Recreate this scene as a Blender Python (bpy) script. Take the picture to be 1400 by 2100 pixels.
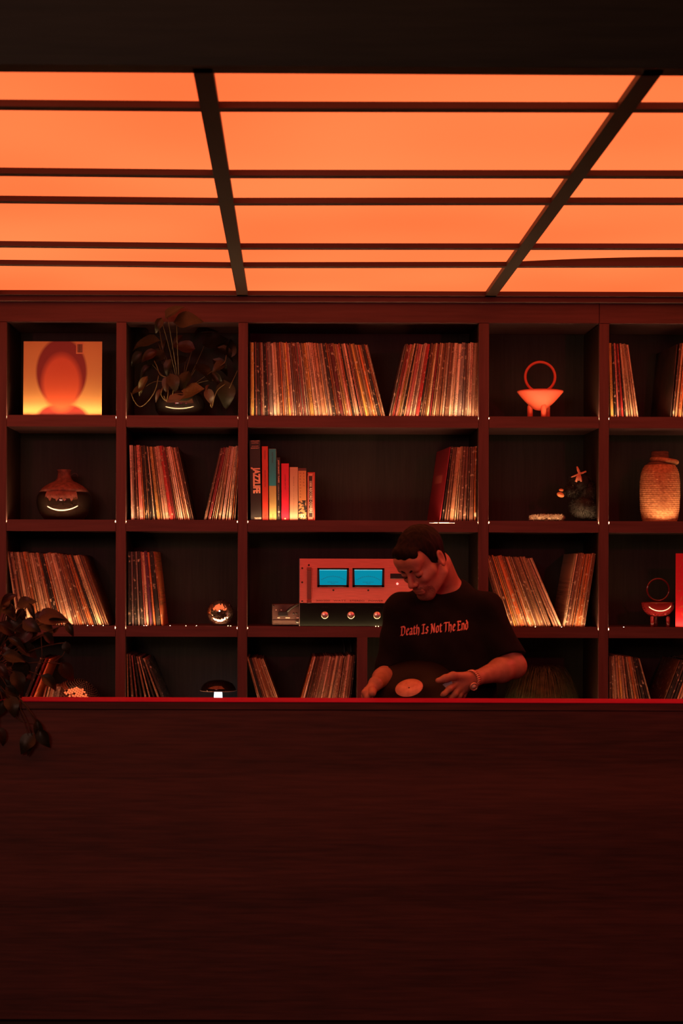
import bpy, bmesh, math, random
import numpy as np
from mathutils import Vector, Matrix, noise
from mathutils.bvhtree import BVHTree

random.seed(7)
for o in list(bpy.data.objects):
    bpy.data.objects.remove(o, do_unlink=True)
SC = bpy.context.scene
COL = SC.collection
PI = math.pi

# ------------------------------------------------------------------ camera
F = 3480.0                       # focal length in pixels of the 1400 x 2100 frame
VX, VY = 591.0, 1168.0           # where the view axis meets the frame (lens shift)
ROLL = 0.003
CZ = 1.53                        # eye height
cam_d = bpy.data.cameras.new('camera')
cam = bpy.data.objects.new('camera', cam_d)
COL.objects.link(cam)
cam_d.sensor_fit = 'VERTICAL'
cam_d.sensor_height = 36.0
cam_d.sensor_width = 24.0
cam_d.lens = F / 2100.0 * 36.0
cam_d.shift_x = (700 - VX) / 2100.0
cam_d.shift_y = (VY - 1050) / 2100.0
cam_d.clip_start = 0.05
cam_d.clip_end = 60
cam_d.dof.use_dof = True
cam_d.dof.focus_distance = 6.9
cam_d.dof.aperture_fstop = 5.0
cam.matrix_world = Matrix.Translation((0, 0, CZ)) @ Matrix.Rotation(PI/2, 4, 'X') @ Matrix.Rotation(ROLL, 4, 'Z')
SC.camera = cam

# ------------------------------------------------------------------ world, lamps, exposure
SC.view_settings.view_transform = 'Standard'
SC.view_settings.look = 'None'
SC.view_settings.exposure = 0.0
SC.view_settings.gamma = 1.0
SC.view_settings.use_curve_mapping = False
w = bpy.data.worlds.new('world'); SC.world = w; w.use_nodes = True
w.node_tree.nodes['Background'].inputs[0].default_value = (0.30, 0.16, 0.10, 1)
w.node_tree.nodes['Background'].inputs[1].default_value = 0.02

PANEL_COL = (0.925, 0.222, 0.062)      # colour of the lit ceiling
PANEL_STR = 1.0
LED_COL = (1.0, 0.60, 0.27)
LED_STR = 42.0

def area_lamp(name, loc, target, size, size_y, power, col):
    l = bpy.data.lights.new(name, 'AREA'); l.shape = 'RECTANGLE'
    l.size = size; l.size_y = size_y; l.energy = power; l.color = col
    o = bpy.data.objects.new(name, l); COL.objects.link(o)
    o.location = loc
    o.rotation_euler = (Vector(target) - Vector(loc)).to_track_quat('-Z', 'Y').to_euler()
    return o
# added red spots out of view, aimed under the fascia to brighten the shelves
def spot(loc, target, power, col, half):
    l = bpy.data.lights.new('added_red_spot', 'SPOT'); l.energy = power; l.color = col
    l.spot_size = math.radians(half*2); l.spot_blend = 0.35; l.shadow_soft_size = 0.06
    o = bpy.data.objects.new('added_red_spot', l); COL.objects.link(o); o.location = loc
    o.rotation_euler = (Vector(target) - Vector(loc)).to_track_quat('-Z', 'Y').to_euler()
spot((2.3, 2.7, CZ + 0.95), (0.75, 7.1, CZ + 0.12), 50, (1.0, 0.035, 0.10), 17)
spot((0.2, 2.6, CZ + 0.95), (-0.2, 7.1, CZ + 0.12), 24, (1.0, 0.035, 0.10), 17)
spot((-1.8, 2.7, CZ + 0.95), (-1.0, 7.1, CZ + 0.12), 32, (1.0, 0.035, 0.10), 17)

# added red spot right of the frame, to redden the man's neck and shoulder
spot((2.5, 6.45, CZ + 0.98), (0.55, 5.95, CZ - 0.05), 30, (1.0, 0.02, 0.07), 13)
# dim fill light added behind the viewer for the counter and fascia
l = bpy.data.lights.new('added_fill_light', 'AREA'); l.shape = 'RECTANGLE'; l.size = 1.6; l.size_y = 0.8; l.energy = 42; l.color = (1.0, 0.50, 0.36)
o = bpy.data.objects.new('added_fill_light', l); COL.objects.link(o); o.location = (-1.7, -0.9, CZ + 1.1)
o.rotation_euler = (Vector((-0.4, 5.4, CZ - 0.7)) - o.location).to_track_quat('-Z', 'Y').to_euler()

# ------------------------------------------------------------------ helpers
ca, sa = math.cos(ROLL), math.sin(ROLL)
def uv(px, py):
    dx, dy = px - VX, py - VY
    return dx*ca + dy*sa, -dx*sa + dy*ca
def at(px, py, Y):
    u, v = uv(px, py)
    return Vector((u * Y / F, Y, CZ - v * Y / F))
def X(u, Y):   # frame x (no roll) -> world x
    return (u - VX) * Y / F
def Z(v, Y):
    return CZ - (v - VY) * Y / F

def tag(o, label=None, cat=None, group=None, kind=None):
    if label: o['label'] = label
    if cat: o['category'] = cat
    if group: o['group'] = group
    if kind: o['kind'] = kind
    return o
def empty(name, loc, label=None, cat=None, group=None, rot=(0, 0, 0)):
    o = bpy.data.objects.new(name, None); COL.objects.link(o)
    o.location = loc; o.rotation_euler = rot; o.empty_display_size = 0.05
    return tag(o, label, cat, group)
def link(name, me, parent=None, loc=None):
    o = bpy.data.objects.new(name, me); COL.objects.link(o)
    if parent: o.parent = parent
    if loc is not None: o.location = loc
    return o
def pydata(name, vs, fs, mat=None, parent=None, smooth=False, loc=None):
    me = bpy.data.meshes.new(name)
    me.from_pydata([tuple(v) for v in vs], [], [tuple(f) for f in fs]); me.update()
    if smooth: me.polygons.foreach_set('use_smooth', [True]*len(me.polygons))
    if mat: me.materials.append(mat)
    return link(name, me, parent, loc)

class MB:
    """collects shapes into one mesh"""
    def __init__(s): s.v = []; s.f = []; s.sm = []; s.mi = []; s.cur = 0
    def add(s, vs, fs, smooth=False):
        n = len(s.v); s.v += [tuple(v) for v in vs]
        for f in fs: s.f.append(tuple(i+n for i in f)); s.sm.append(smooth); s.mi.append(s.cur)
        return s
    def box(s, x0, x1, y0, y1, z0, z1, bev=0.0, M=None):
        b = min(bev, (x1-x0)/2.01, (y1-y0)/2.01, (z1-z0)/2.01)
        if b <= 0:
            vs = [(x, y, z) for x in (x0, x1) for y in (y0, y1) for z in (z0, z1)]
            fs = [(0,1,3,2),(4,6,7,5),(0,4,5,1),(2,3,7,6),(0,2,6,4),(1,5,7,3)]
        else:
            bm = bmesh.new(); bmesh.ops.create_cube(bm, size=1)
            for v in bm.verts:
                v.co = Vector(((x0+x1)/2+v.co.x*(x1-x0), (y0+y1)/2+v.co.y*(y1-y0), (z0+z1)/2+v.co.z*(z1-z0)))
            bmesh.ops.bevel(bm, geom=list(bm.edges), offset=b, segments=1, affect='EDGES')
            bm.verts.index_update()
            vs = [v.co.copy() for v in bm.verts]; fs = [[v.index for v in f.verts] for f in bm.faces]; bm.free()
        if M: vs = [M @ Vector(v) for v in vs]
        return s.add(vs, fs)
    def lathe(s, prof, seg=32, c=(0,0,0), M=None, smooth=True):
        vs = []; fs = []; n = len(prof)
        for i in range(seg):
            a = 2*PI*i/seg
            for r, z in prof: vs.append(Vector((c[0]+r*math.cos(a), c[1]+r*math.sin(a), c[2]+z)))
        for i in range(seg):
            j = (i+1) % seg
            for k in range(n-1): fs.append((i*n+k, j*n+k, j*n+k+1, i*n+k+1))
        if prof[0][0] > 1e-6: fs.append(tuple(i*n for i in range(seg))[::-1])
        if prof[-1][0] > 1e-6: fs.append(tuple(i*n+n-1 for i in range(seg)))
        if M: vs = [M @ v for v in vs]
        return s.add(vs, fs, smooth)
    def tube(s, pts, r, seg=8, smooth=True, closed=False):
        pts = [Vector(p) for p in pts]; n = len(pts)
        rs = r if isinstance(r, (list, tuple)) else [r]*n
        vs = []; fs = []; up = None
        for i, p in enumerate(pts):
            if closed: d = (pts[(i+1) % n] - pts[i-1])
            else: d = (pts[min(i+1, n-1)] - pts[max(i-1, 0)])
            d = d.normalized() if d.length > 1e-9 else Vector((0,0,1))
            if up is None:
                up = Vector((0,0,1)) if abs(d.z) < .9 else Vector((1,0,0))
            a = d.cross(up)
            if a.length < 1e-5: a = d.cross(Vector((0.3,1,0.1)))
            a.normalize(); b = a.cross(d).normalized(); up = b
            for k in range(seg):
                t = 2*PI*k/seg; vs.append(p + (a*math.cos(t)+b*math.sin(t))*rs[i])
        m = n if closed else n-1
        for i in range(m):
            j = (i+1) % n
            for k in range(seg):
                l = (k+1) % seg
                fs.append((i*seg+k, j*seg+k, j*seg+l, i*seg+l))
        if not closed:
            fs.append(tuple(range(seg))); fs.append(tuple(range((n-1)*seg, n*seg))[::-1])
        return s.add(vs, fs, smooth)
    def ell(s, c, r, M=None, seg=20, rings=12):
        vs = [(0,0,-1)]; fs = []
        for i in range(1, rings):
            a = PI*i/rings
            for k in range(seg):
                t = 2*PI*k/seg; vs.append((math.sin(a)*math.cos(t), math.sin(a)*math.sin(t), -math.cos(a)))
        vs.append((0,0,1)); L = len(vs)-1
        for k in range(seg):
            l = (k+1) % seg
            fs.append((0, 1+l, 1+k))
            for i in range(rings-2): fs.append((1+i*seg+k, 1+i*seg+l, 1+(i+1)*seg+l, 1+(i+1)*seg+k))
            fs.append((1+(rings-2)*seg+k, 1+(rings-2)*seg+l, L))
        vv = []
        for v in vs:
            q = Vector((v[0]*r[0], v[1]*r[1], v[2]*r[2]))
            if M: q = M @ q
            vv.append(q + Vector(c))
        return s.add(vv, fs, True)
    def build(s, name, mat, parent=None, loc=None):
        me = bpy.data.meshes.new(name); me.from_pydata(s.v, [], s.f); me.update()
        me.polygons.foreach_set('use_smooth', s.sm)
        if isinstance(mat, (list, tuple)):
            for m in mat: me.materials.append(m)
            me.polygons.foreach_set('material_index', s.mi)
        elif mat: me.materials.append(mat)
        return link(name, me, parent, loc)

# ------------------------------------------------------------------ materials
def mat(name, col, rough=0.6, metal=0.0, spec=0.5, coat=0.0, emit=None, estr=0.0):
    m = bpy.data.materials.new(name); m.use_nodes = True
    b = m.node_tree.nodes['Principled BSDF']
    b.inputs['Base Color'].default_value = (*col, 1)
    b.inputs['Roughness'].default_value = rough
    b.inputs['Metallic'].default_value = metal
    b.inputs['Specular IOR Level'].default_value = spec
    b.inputs['Coat Weight'].default_value = coat
    b.inputs['Coat Roughness'].default_value = 0.04
    if emit:
        b.inputs['Emission Color'].default_value = (*emit, 1)
        b.inputs['Emission Strength'].default_value = estr
    return m
def nd(m, t, **kw):
    n = m.node_tree.nodes.new(t)
    for k, v in kw.items(): setattr(n, k, v)
    return n
def noisy(m, c1, c2, scale=(1,1,1), nscale=5.0, detail=5, bump=0.0, lo=0.35, hi=0.65, coords='Object', dist=0.0):
    """mix two colours by stretched noise, optional bump"""
    nt = m.node_tree; L = nt.links; b = nt.nodes['Principled BSDF']
    tc = nd(m, 'ShaderNodeTexCoord'); mp = nd(m, 'ShaderNodeMapping'); mp.inputs['Scale'].default_value = scale
    L.new(tc.outputs[coords], mp.inputs[0])
    nz = nd(m, 'ShaderNodeTexNoise'); nz.inputs['Scale'].default_value = nscale
    nz.inputs['Detail'].default_value = detail; nz.inputs['Distortion'].default_value = dist
    L.new(mp.outputs[0], nz.inputs[0])
    r = nd(m, 'ShaderNodeValToRGB'); r.color_ramp.elements[0].position = lo; r.color_ramp.elements[1].position = hi
    r.color_ramp.elements[0].color = (*c1, 1); r.color_ramp.elements[1].color = (*c2, 1)
    L.new(nz.outputs[0], r.inputs[0]); L.new(r.outputs[0], b.inputs['Base Color'])
    if bump:
        bp = nd(m, 'ShaderNodeBump'); bp.inputs['Strength'].default_value = bump; bp.inputs['Distance'].default_value = 0.002
        L.new(nz.outputs[0], bp.inputs['Height']); L.new(bp.outputs[0], b.inputs['Normal'])
    return m
def wood(name, c1, c2, direction='x', rough=0.55, fine=70.0, spec=0.3):
    m = mat(name, c1, rough, spec=spec)
    sc = {'x': (0.06, 1, 1), 'z': (1, 1, 0.06), 'y': (1, 0.06, 1)}[direction]
    nt = m.node_tree; L = nt.links; b = nt.nodes['Principled BSDF']
    tc = nd(m, 'ShaderNodeTexCoord'); mp = nd(m, 'ShaderNodeMapping'); mp.inputs['Scale'].default_value = sc
    L.new(tc.outputs['Object'], mp.inputs[0])
    n1 = nd(m, 'ShaderNodeTexNoise'); n1.inputs['Scale'].default_value = fine; n1.inputs['Detail'].default_value = 3
    n2 = nd(m, 'ShaderNodeTexNoise'); n2.inputs['Scale'].default_value = 4.5; n2.inputs['Detail'].default_value = 6; n2.inputs['Distortion'].default_value = 0.8
    L.new(mp.outputs[0], n1.inputs[0]); L.new(mp.outputs[0], n2.inputs[0])
    a = nd(m, 'ShaderNodeMath', operation='MULTIPLY'); a.inputs[1].default_value = 0.4; L.new(n1.outputs[0], a.inputs[0])
    c = nd(m, 'ShaderNodeMath', operation='MULTIPLY_ADD'); c.inputs[1].default_value = 0.6; L.new(n2.outputs[0], c.inputs[0]); L.new(a.outputs[0], c.inputs[2])
    r = nd(m, 'ShaderNodeValToRGB'); r.color_ramp.elements[0].position = 0.36; r.color_ramp.elements[1].position = 0.64
    r.color_ramp.elements[0].color = (*c1, 1); r.color_ramp.elements[1].color = (*c2, 1)
    L.new(c.outputs[0], r.inputs[0]); L.new(r.outputs[0], b.inputs['Base Color'])
    bp = nd(m, 'ShaderNodeBump'); bp.inputs['Strength'].default_value = 0.25; bp.inputs['Distance'].default_value = 0.001
    L.new(n1.outputs[0], bp.inputs['Height']); L.new(bp.outputs[0], b.inputs['Normal'])
    return m

M = {}
M['wood_x'] = wood('shelf_wood_horizontal', (0.078, 0.031, 0.036), (0.140, 0.056, 0.062), 'x')
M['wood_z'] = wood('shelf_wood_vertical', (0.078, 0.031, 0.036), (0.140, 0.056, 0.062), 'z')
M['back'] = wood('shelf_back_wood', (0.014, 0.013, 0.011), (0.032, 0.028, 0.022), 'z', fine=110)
M['wood_in_shade'] = wood('shelf_inner_side_shaded', (0.022, 0.009, 0.007), (0.040, 0.016, 0.012), 'z')  # compartment shade painted into a darker copy of the shelf wood
M['counter'] = wood('counter_wood', (0.058, 0.022, 0.023), (0.145, 0.048, 0.044), 'x', rough=0.6, fine=90)
M['beam'] = wood('ceiling_beam_wood', (0.022, 0.009, 0.007), (0.036, 0.014, 0.011), 'y')
M['batten'] = wood('ceiling_batten_wood', (0.055, 0.018, 0.020), (0.088, 0.028, 0.030), 'x')
M['fascia'] = wood('fascia_wood', (0.030, 0.024, 0.016), (0.055, 0.042, 0.028), 'x')
M['ledge'] = noisy(mat('red_ledge_lacquer', (0.5, 0.02, 0.04), 0.6, spec=.15), (0.34, 0.001, 0.06), (0.42, 0.002, 0.08), (1, 6, 1), 6)
M['floor'] = wood('floor_boards', (0.03, 0.015, 0.01), (0.06, 0.03, 0.02), 'x')
M['plaster'] = noisy(mat('dark_plaster', (0.03, 0.02, 0.016), 0.9), (0.026, 0.018, 0.014), (0.04, 0.028, 0.02), (1,1,1), 3)
M['led'] = mat('led_strip', (1, .8, .6), 0.5, emit=LED_COL, estr=LED_STR)
M['channel'] = mat('led_channel_aluminium', (0.25, 0.22, 0.2), 0.4, 1.0)
# lit diffuser: stretched film with a very slight unevenness of its own
def panel_mat():
    m = bpy.data.materials.new('lit_diffuser_film'); m.use_nodes = True
    nt = m.node_tree; nt.nodes.clear(); L = nt.links
    out = nt.nodes.new('ShaderNodeOutputMaterial'); e = nt.nodes.new('ShaderNodeEmission')
    tc = nt.nodes.new('ShaderNodeTexCoord'); nz = nt.nodes.new('ShaderNodeTexNoise'); nz.inputs['Scale'].default_value = 0.9; nz.inputs['Detail'].default_value = 1
    r = nt.nodes.new('ShaderNodeValToRGB'); r.color_ramp.elements[0].position = .3; r.color_ramp.elements[1].position = .7
    r.color_ramp.elements[0].color = (1.45, 0.190, 0.052, 1); r.color_ramp.elements[1].color = (1.45, 0.262, 0.078, 1)
    L.new(tc.outputs['Object'], nz.inputs[0]); L.new(nz.outputs[0], r.inputs[0]); L.new(r.outputs[0], e.inputs[0])
    e.inputs[1].default_value = PANEL_STR; L.new(e.outputs[0], out.inputs[0])
    return m
M['panel'] = panel_mat()

# ------------------------------------------------------------------ room
D = 7.10                          # front plane of the shelving
DB = 7.482                        # back panel
H = CZ + 1.14                     # underside of ceiling beams
HP = CZ + 1.158                   # lit film
XL, XR = -2.9, 3.3
def struct(name, mb, m):
    o = mb.build(name, m); o['kind'] = 'structure'; return o
struct('floor', MB().box(XL, XR, -1.6, 7.7, -0.06, 0.0), M['floor'])
struct('ceiling', MB().box(XL, XR, -1.6, 7.7, CZ+1.75, CZ+1.85), M['plaster'])
struct('wall_back', MB().box(XL, XR, 7.6, 7.7, 0, CZ+1.75), M['plaster'])
struct('wall_left', MB().box(XL-0.1, XL, -1.6, 7.7, 0, CZ+1.75), M['plaster'])
struct('wall_right', MB().box(XR, XR+0.1, -1.6, 7.7, 0, CZ+1.75), M['plaster'])
struct('wall_front', MB().box(XL, XR, -1.7, -1.6, 0, CZ+1.75), M['plaster'])
def cy_f(py, px): return F*1.14/(-uv(px, py)[1])
# dark fascia over the booth, nearest edge of the lit ceiling (slightly out of square like in the photo)
yl, yr = cy_f(147, 0), cy_f(157, 1400)
fv = []
for x, y0 in ((XL, yl-(yr-yl)*0.8), (XR, yr+(yr-yl)*0.8)):
    for y in (y0 - 0.0, y0 - 0.06):
        for z in (H, CZ+1.75): fv.append((x, y, z))
pydata('trim_1', fv, [(0,1,3,2),(4,6,7,5),(0,4,5,1),(2,3,7,6),(0,2,6,4),(1,5,7,3)], M['fascia'])['kind'] = 'structure'

# ------------------------------------------------------------------ backlit ceiling
ceil = empty('backlit_ceiling', (0, 5.5, H), 'glowing orange stretched ceiling with dark wooden beams over the booth', 'ceiling light')
C0 = Vector((0, 5.5, H))
def beam_x(k, Y):
    # frame x of the beam centre at the shelf end, then straight in y (world)
    return X((-15, 495, 1005, 1515, 2025, -525)[k], 7.05)
bx = sorted(beam_x(k, 7.05) for k in range(6))
bx = [b for b in bx if XL < b < XR]
BW = 0.046
# correction of the two beams in view from their near ends
def near_x(px, py): return at(px, py, F*1.14/(-uv(px, py)[1])).x
for i, b in enumerate(bx):
    nb = b
    if abs(b - X(495, 7.05)) < .01: nb = near_x(417, 151)
    if abs(b - X(1005, 7.05)) < .01: nb = near_x(1333, 156)
    y0, y1 = 3.86, 7.085
    vs = []
    for (x, y) in ((nb, y0), (b, y1)):
        for sx in (-BW/2, BW/2):
            for z in (H, H+0.10): vs.append(Vector((x+sx, y, z)) - C0)
    pydata('beam', vs, [(0,1,3,2),(4,6,7,5),(0,4,5,1),(2,3,7,6),(0,2,6,4),(1,5,7,3)], M['beam'], ceil)
    bx[i] = (b, nb)
def bxat(i, y):
    b, nb = bx[i]; t = (y-3.86)/(7.085-3.86); return nb*(1-t)+b*t
# back lower edges of the battens, seen in the photo (frame y at three places)
bat = [(226.5, 230.5, 232.5), (362, 366.5, 367.5), (418, 422.5, 421.5), (508.5, 513, 513.5), (546, 551, 549.5)]
def cy(py, px=600): return F*1.14/(-uv(px, py)[1])
nb_ = len(bx)
edges = [(XL, XL)] + [None]*nb_ + [(XR, XR)]
def side(i, y):      # i = 0..nb_+1
    if i == 0: return XL
    if i == nb_+1: return XR
    return bxat(i-1, y)
BD = 0.036
def ybat(j, x):
    a, b, c = cy(bat[j][0], 0), cy(bat[j][1], 440), cy(bat[j][2], 1400)
    Yb = b
    xa, xb, xc = (0-VX)*a/F, (440-VX)*b/F, (1400-VX)*c/F
    if x < xb: return b + (a-b)*min(1.6, (xb-x)/(xb-xa))
    return b + (c-b)*min(1.2, (x-xb)/(xc-xb))
for i in range(nb_+1):
    rows = []
    for j in range(5):
        xl = side(i, ybat(j, 0)) + (BW/2 if i > 0 else 0); xr = side(i+1, ybat(j, 0)) - (BW/2 if i < nb_ else 0)
        yl_, yr_ = ybat(j, xl), ybat(j, xr)
        vs = []
        sag = 0.0
        for (x, yb) in ((xl, yl_), ((xl+xr)/2, (yl_+yr_)/2), (xr, yr_)):
            for y in (yb-BD, yb):
                for z in (H+0.001, HP+0.06): vs.append(Vector((x, y, z)) - C0)
        fs = []
        for k in (0, 4):
            fs += [(k+0, k+4, k+5, k+1), (k+2, k+3, k+7, k+6), (k+0, k+2, k+6, k+4), (k+1, k+5, k+7, k+3)]
        fs += [(0,1,3,2), (8,10,11,9)]
        pydata('batten', vs, fs, M['batten'], ceil)
        rows.append((yl_, yr_))
    # film panels between the battens; the film of the right bay sags up a little near one batten
    ys = [(3.86, 3.86)] + rows + [(7.05+BD, 7.05+BD)]
    for j in range(6):
        (a0, a1), (b0, b1) = ys[j], ys[j+1]
        b0 -= BD; b1 -= BD
        xl = side(i, (a0+b0)/2); xr = side(i+1, (a0+b0)/2)
        nx, ny = 16, 5
        vs = []; fs = []
        for q in range(ny+1):
            for p in range(nx+1):
                s, t = p/nx, q/ny
                ya = a0*(1-s)+a1*s; yb = b0*(1-s)+b1*s
                y = ya*(1-t)+yb*t
                x0_ = side(i, y); x1_ = side(i+1, y)
                x = x0_*(1-s)+x1_*s
                z = HP
                if j == 4 and x0_ > X(900, 7.0) and x0_ < 1.3:    # lifted film near the fifth batten on the right
                    z += 0.017*max(0, math.sin(PI*min(1, s/0.55)*0.5))*t**2
                vs.append(Vector((x, y, z)) - C0)
        for q in range(ny):
            for p in range(nx):
                k = q*(nx+1)+p; fs.append((k, k+nx+1, k+nx+2, k+1))
        pydata('diffuser_panel', vs, fs, M['panel'], ceil, smooth=True)
# end beam and the moulding under it, where the ceiling meets the shelving
mb = MB().box(XL, XR, 7.05, 7.13, H-0.0, H+0.10); o = mb.build('end_beam', M['batten'], ceil, loc=(0,0,0)); o.location = -C0
struct('trim_2', MB().box(XL, XR, 7.075, 7.16, CZ+1.1165, CZ+1.1395, 0.002), M['wood_x'])

# ------------------------------------------------------------------ shelving
shelf = empty('shelving_unit', (0, D, 0), 'wall-wide dark reddish wooden shelving with square open compartments behind the booth', 'shelving')
S0 = Vector((0, D, 0))
def spart(name, mb, m, parent=None):
    o = mb.build(name, m, parent or shelf)
    o.location = -S0 if parent is None else (0, 0, 0)
    return o
PXM = F / D
def xs(u): return (u - VX)/PXM
def zs(v): return CZ - (v - VY)/PXM
UP = [(-255, -235), (-8, 12.5), (236.8, 257.6), (487, 507), (980, 1001.5), (1227.2, 1247.6), (1718, 1739)]
UPZ = [(xs(a), xs(b)) for a, b in UP]
ROWT = [zs(852.6), zs(1066.8), zs(1285.0), zs(1497.5), zs(1712)]      # shelf tops
ROWB = [zs(876.0), zs(1090.2), zs(1306.5), zs(1519.0), zs(1733)]
HB, HT = zs(661.5), zs(624)
# header
a_, b_ = XL, xs(1227.0)
spart('header_board', MB().box(a_, b_-0.0008, D, D+0.03, HB, HT+0.03, 0.0015), M['wood_x'])
spart('header_board', MB().box(b_+0.0008, XR, D, D+0.03, HB, HT+0.03, 0.0015), M['wood_x'])
spart('top_board', MB().box(XL, XR, D+0.03, DB, HB+0.006, HB+0.03), M['wood_x'])
for a, b in UPZ:
    mb = MB().box(a+0.0006, b-0.0006, D+0.0005, D+0.02, 0.0, HB-0.001, 0.001)      # front edge; the side faces behind it get the painted shade
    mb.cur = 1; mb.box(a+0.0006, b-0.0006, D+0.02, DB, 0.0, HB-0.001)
    spart('upright', mb, [M['wood_z'], M['wood_in_shade']])
bays = [(XL, UPZ[0][0])] + [(UPZ[i][1], UPZ[i+1][0]) for i in range(len(UPZ)-1)] + [(UPZ[-1][1], XR)]
g = 0.0006
SHX = {}
for bi, (a, b) in enumerate(bays):
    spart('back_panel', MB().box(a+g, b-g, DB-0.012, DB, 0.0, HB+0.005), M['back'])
    for ri in range(5):
        t, bo = ROWT[ri], ROWB[ri]
        mb = MB().box(a+g, b-g, D+0.028, DB-0.013, bo, t)                  # board
        mb.box(a+g, b-g, D+0.006, D+0.028, bo, t-0.014)                    # below the light groove
        mb.box(a+g, b-g, D+0.001, D+0.006, bo, t-0.010)
        gp = (0.0006, 0.0020, 0.0018, 0.0006, 0.0006)[ri]
        slit = (xs(880), xs(932)) if (ri == 1 and bi == 4) else None      # light leaks under the lip here
        if slit:
            mb.box(a+g+gp, slit[0], D+0.001, D+0.006, t-0.010, t); [mb.box(q0, q1, D+0.001, D+0.006, t-0.0100+dz_, t) for q0, q1, dz_ in ((slit[0], xs(889), .0003), (xs(889), xs(897), .0011), (xs(897), xs(900), 0), (xs(900), xs(920), .0013), (xs(920), slit[1], .0005))]; mb.box(slit[1], b-g-gp, D+0.001, D+0.006, t-0.010, t)
        else: mb.box(a+g+gp, b-g-gp, D+0.001, D+0.006, t-0.010, t+(0.0014 if ri == 2 else 0))               # lip in front of the light, short at both ends
        o = spart('shelf_board', mb, M['wood_x'])
        if ri < 4 and 0 < bi < 7:
            s = MB().box(a+0.0015, b-0.0015, D+0.010, D+0.020, t-0.0105, t-0.0045)
            if ri == 2:
                rr = random.Random(bi)
                x = a+0.02
                while x < b-0.02:
                    if rr.random() < (0.22 if bi in (2, 3) else 0.05):
                        s.box(x, x+0.0025, D+0.0075, D+0.0095, t-0.0046, t+0.0024)
                    x += 0.011
            spart('led_strip', s, M['led'], o)
# short extra upright in the lowest visible row of the wide bay
ex = (xs(732.6), xs(753.6))
spart('upright', MB().box(ex[0], ex[1], D+0.0005, DB-0.013, ROWT[3], ROWB[2]-0.0005, 0.001), M['wood_z'])

# ------------------------------------------------------------------ counter / booth front
cdat = 5.43
ZT = Z(1439.0, cdat); ZB = Z(2093, cdat)
Yb = 5.60
ct = empty('booth_counter', (0, cdat, 0), 'long dark wooden booth counter with a narrow red ledge along its top', 'counter')
def cpart(name, mb, m): o = mb.build(name, m, ct); o.location = (0, -cdat, 0); return o
cpart('front_panel', MB().box(XL+.01, XR-.01, cdat+0.002, cdat+0.03, ZB, ZT-0.0275, 0.002), M['counter'])
cpart('edge_band', MB().box(XL+.01, XR-.01, cdat, cdat+0.028, ZT-0.0262, ZT-0.003, 0.0015), M['counter'])
cpart('ledge_top', MB().box(XL+.01, XR-.01, cdat-0.001, Yb, ZT-0.0028, ZT, 0.0008), M['ledge'])
cpart('inner_panel', MB().box(XL+.01, XR-.01, Yb-0.03, Yb-0.002, 0.0, ZT-0.003), M['counter'])
cpart('plinth', MB().box(XL+.01, XR-.01, cdat+0.06, cdat+0.09, 0.0, ZB+0.02), M['fascia'])

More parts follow.
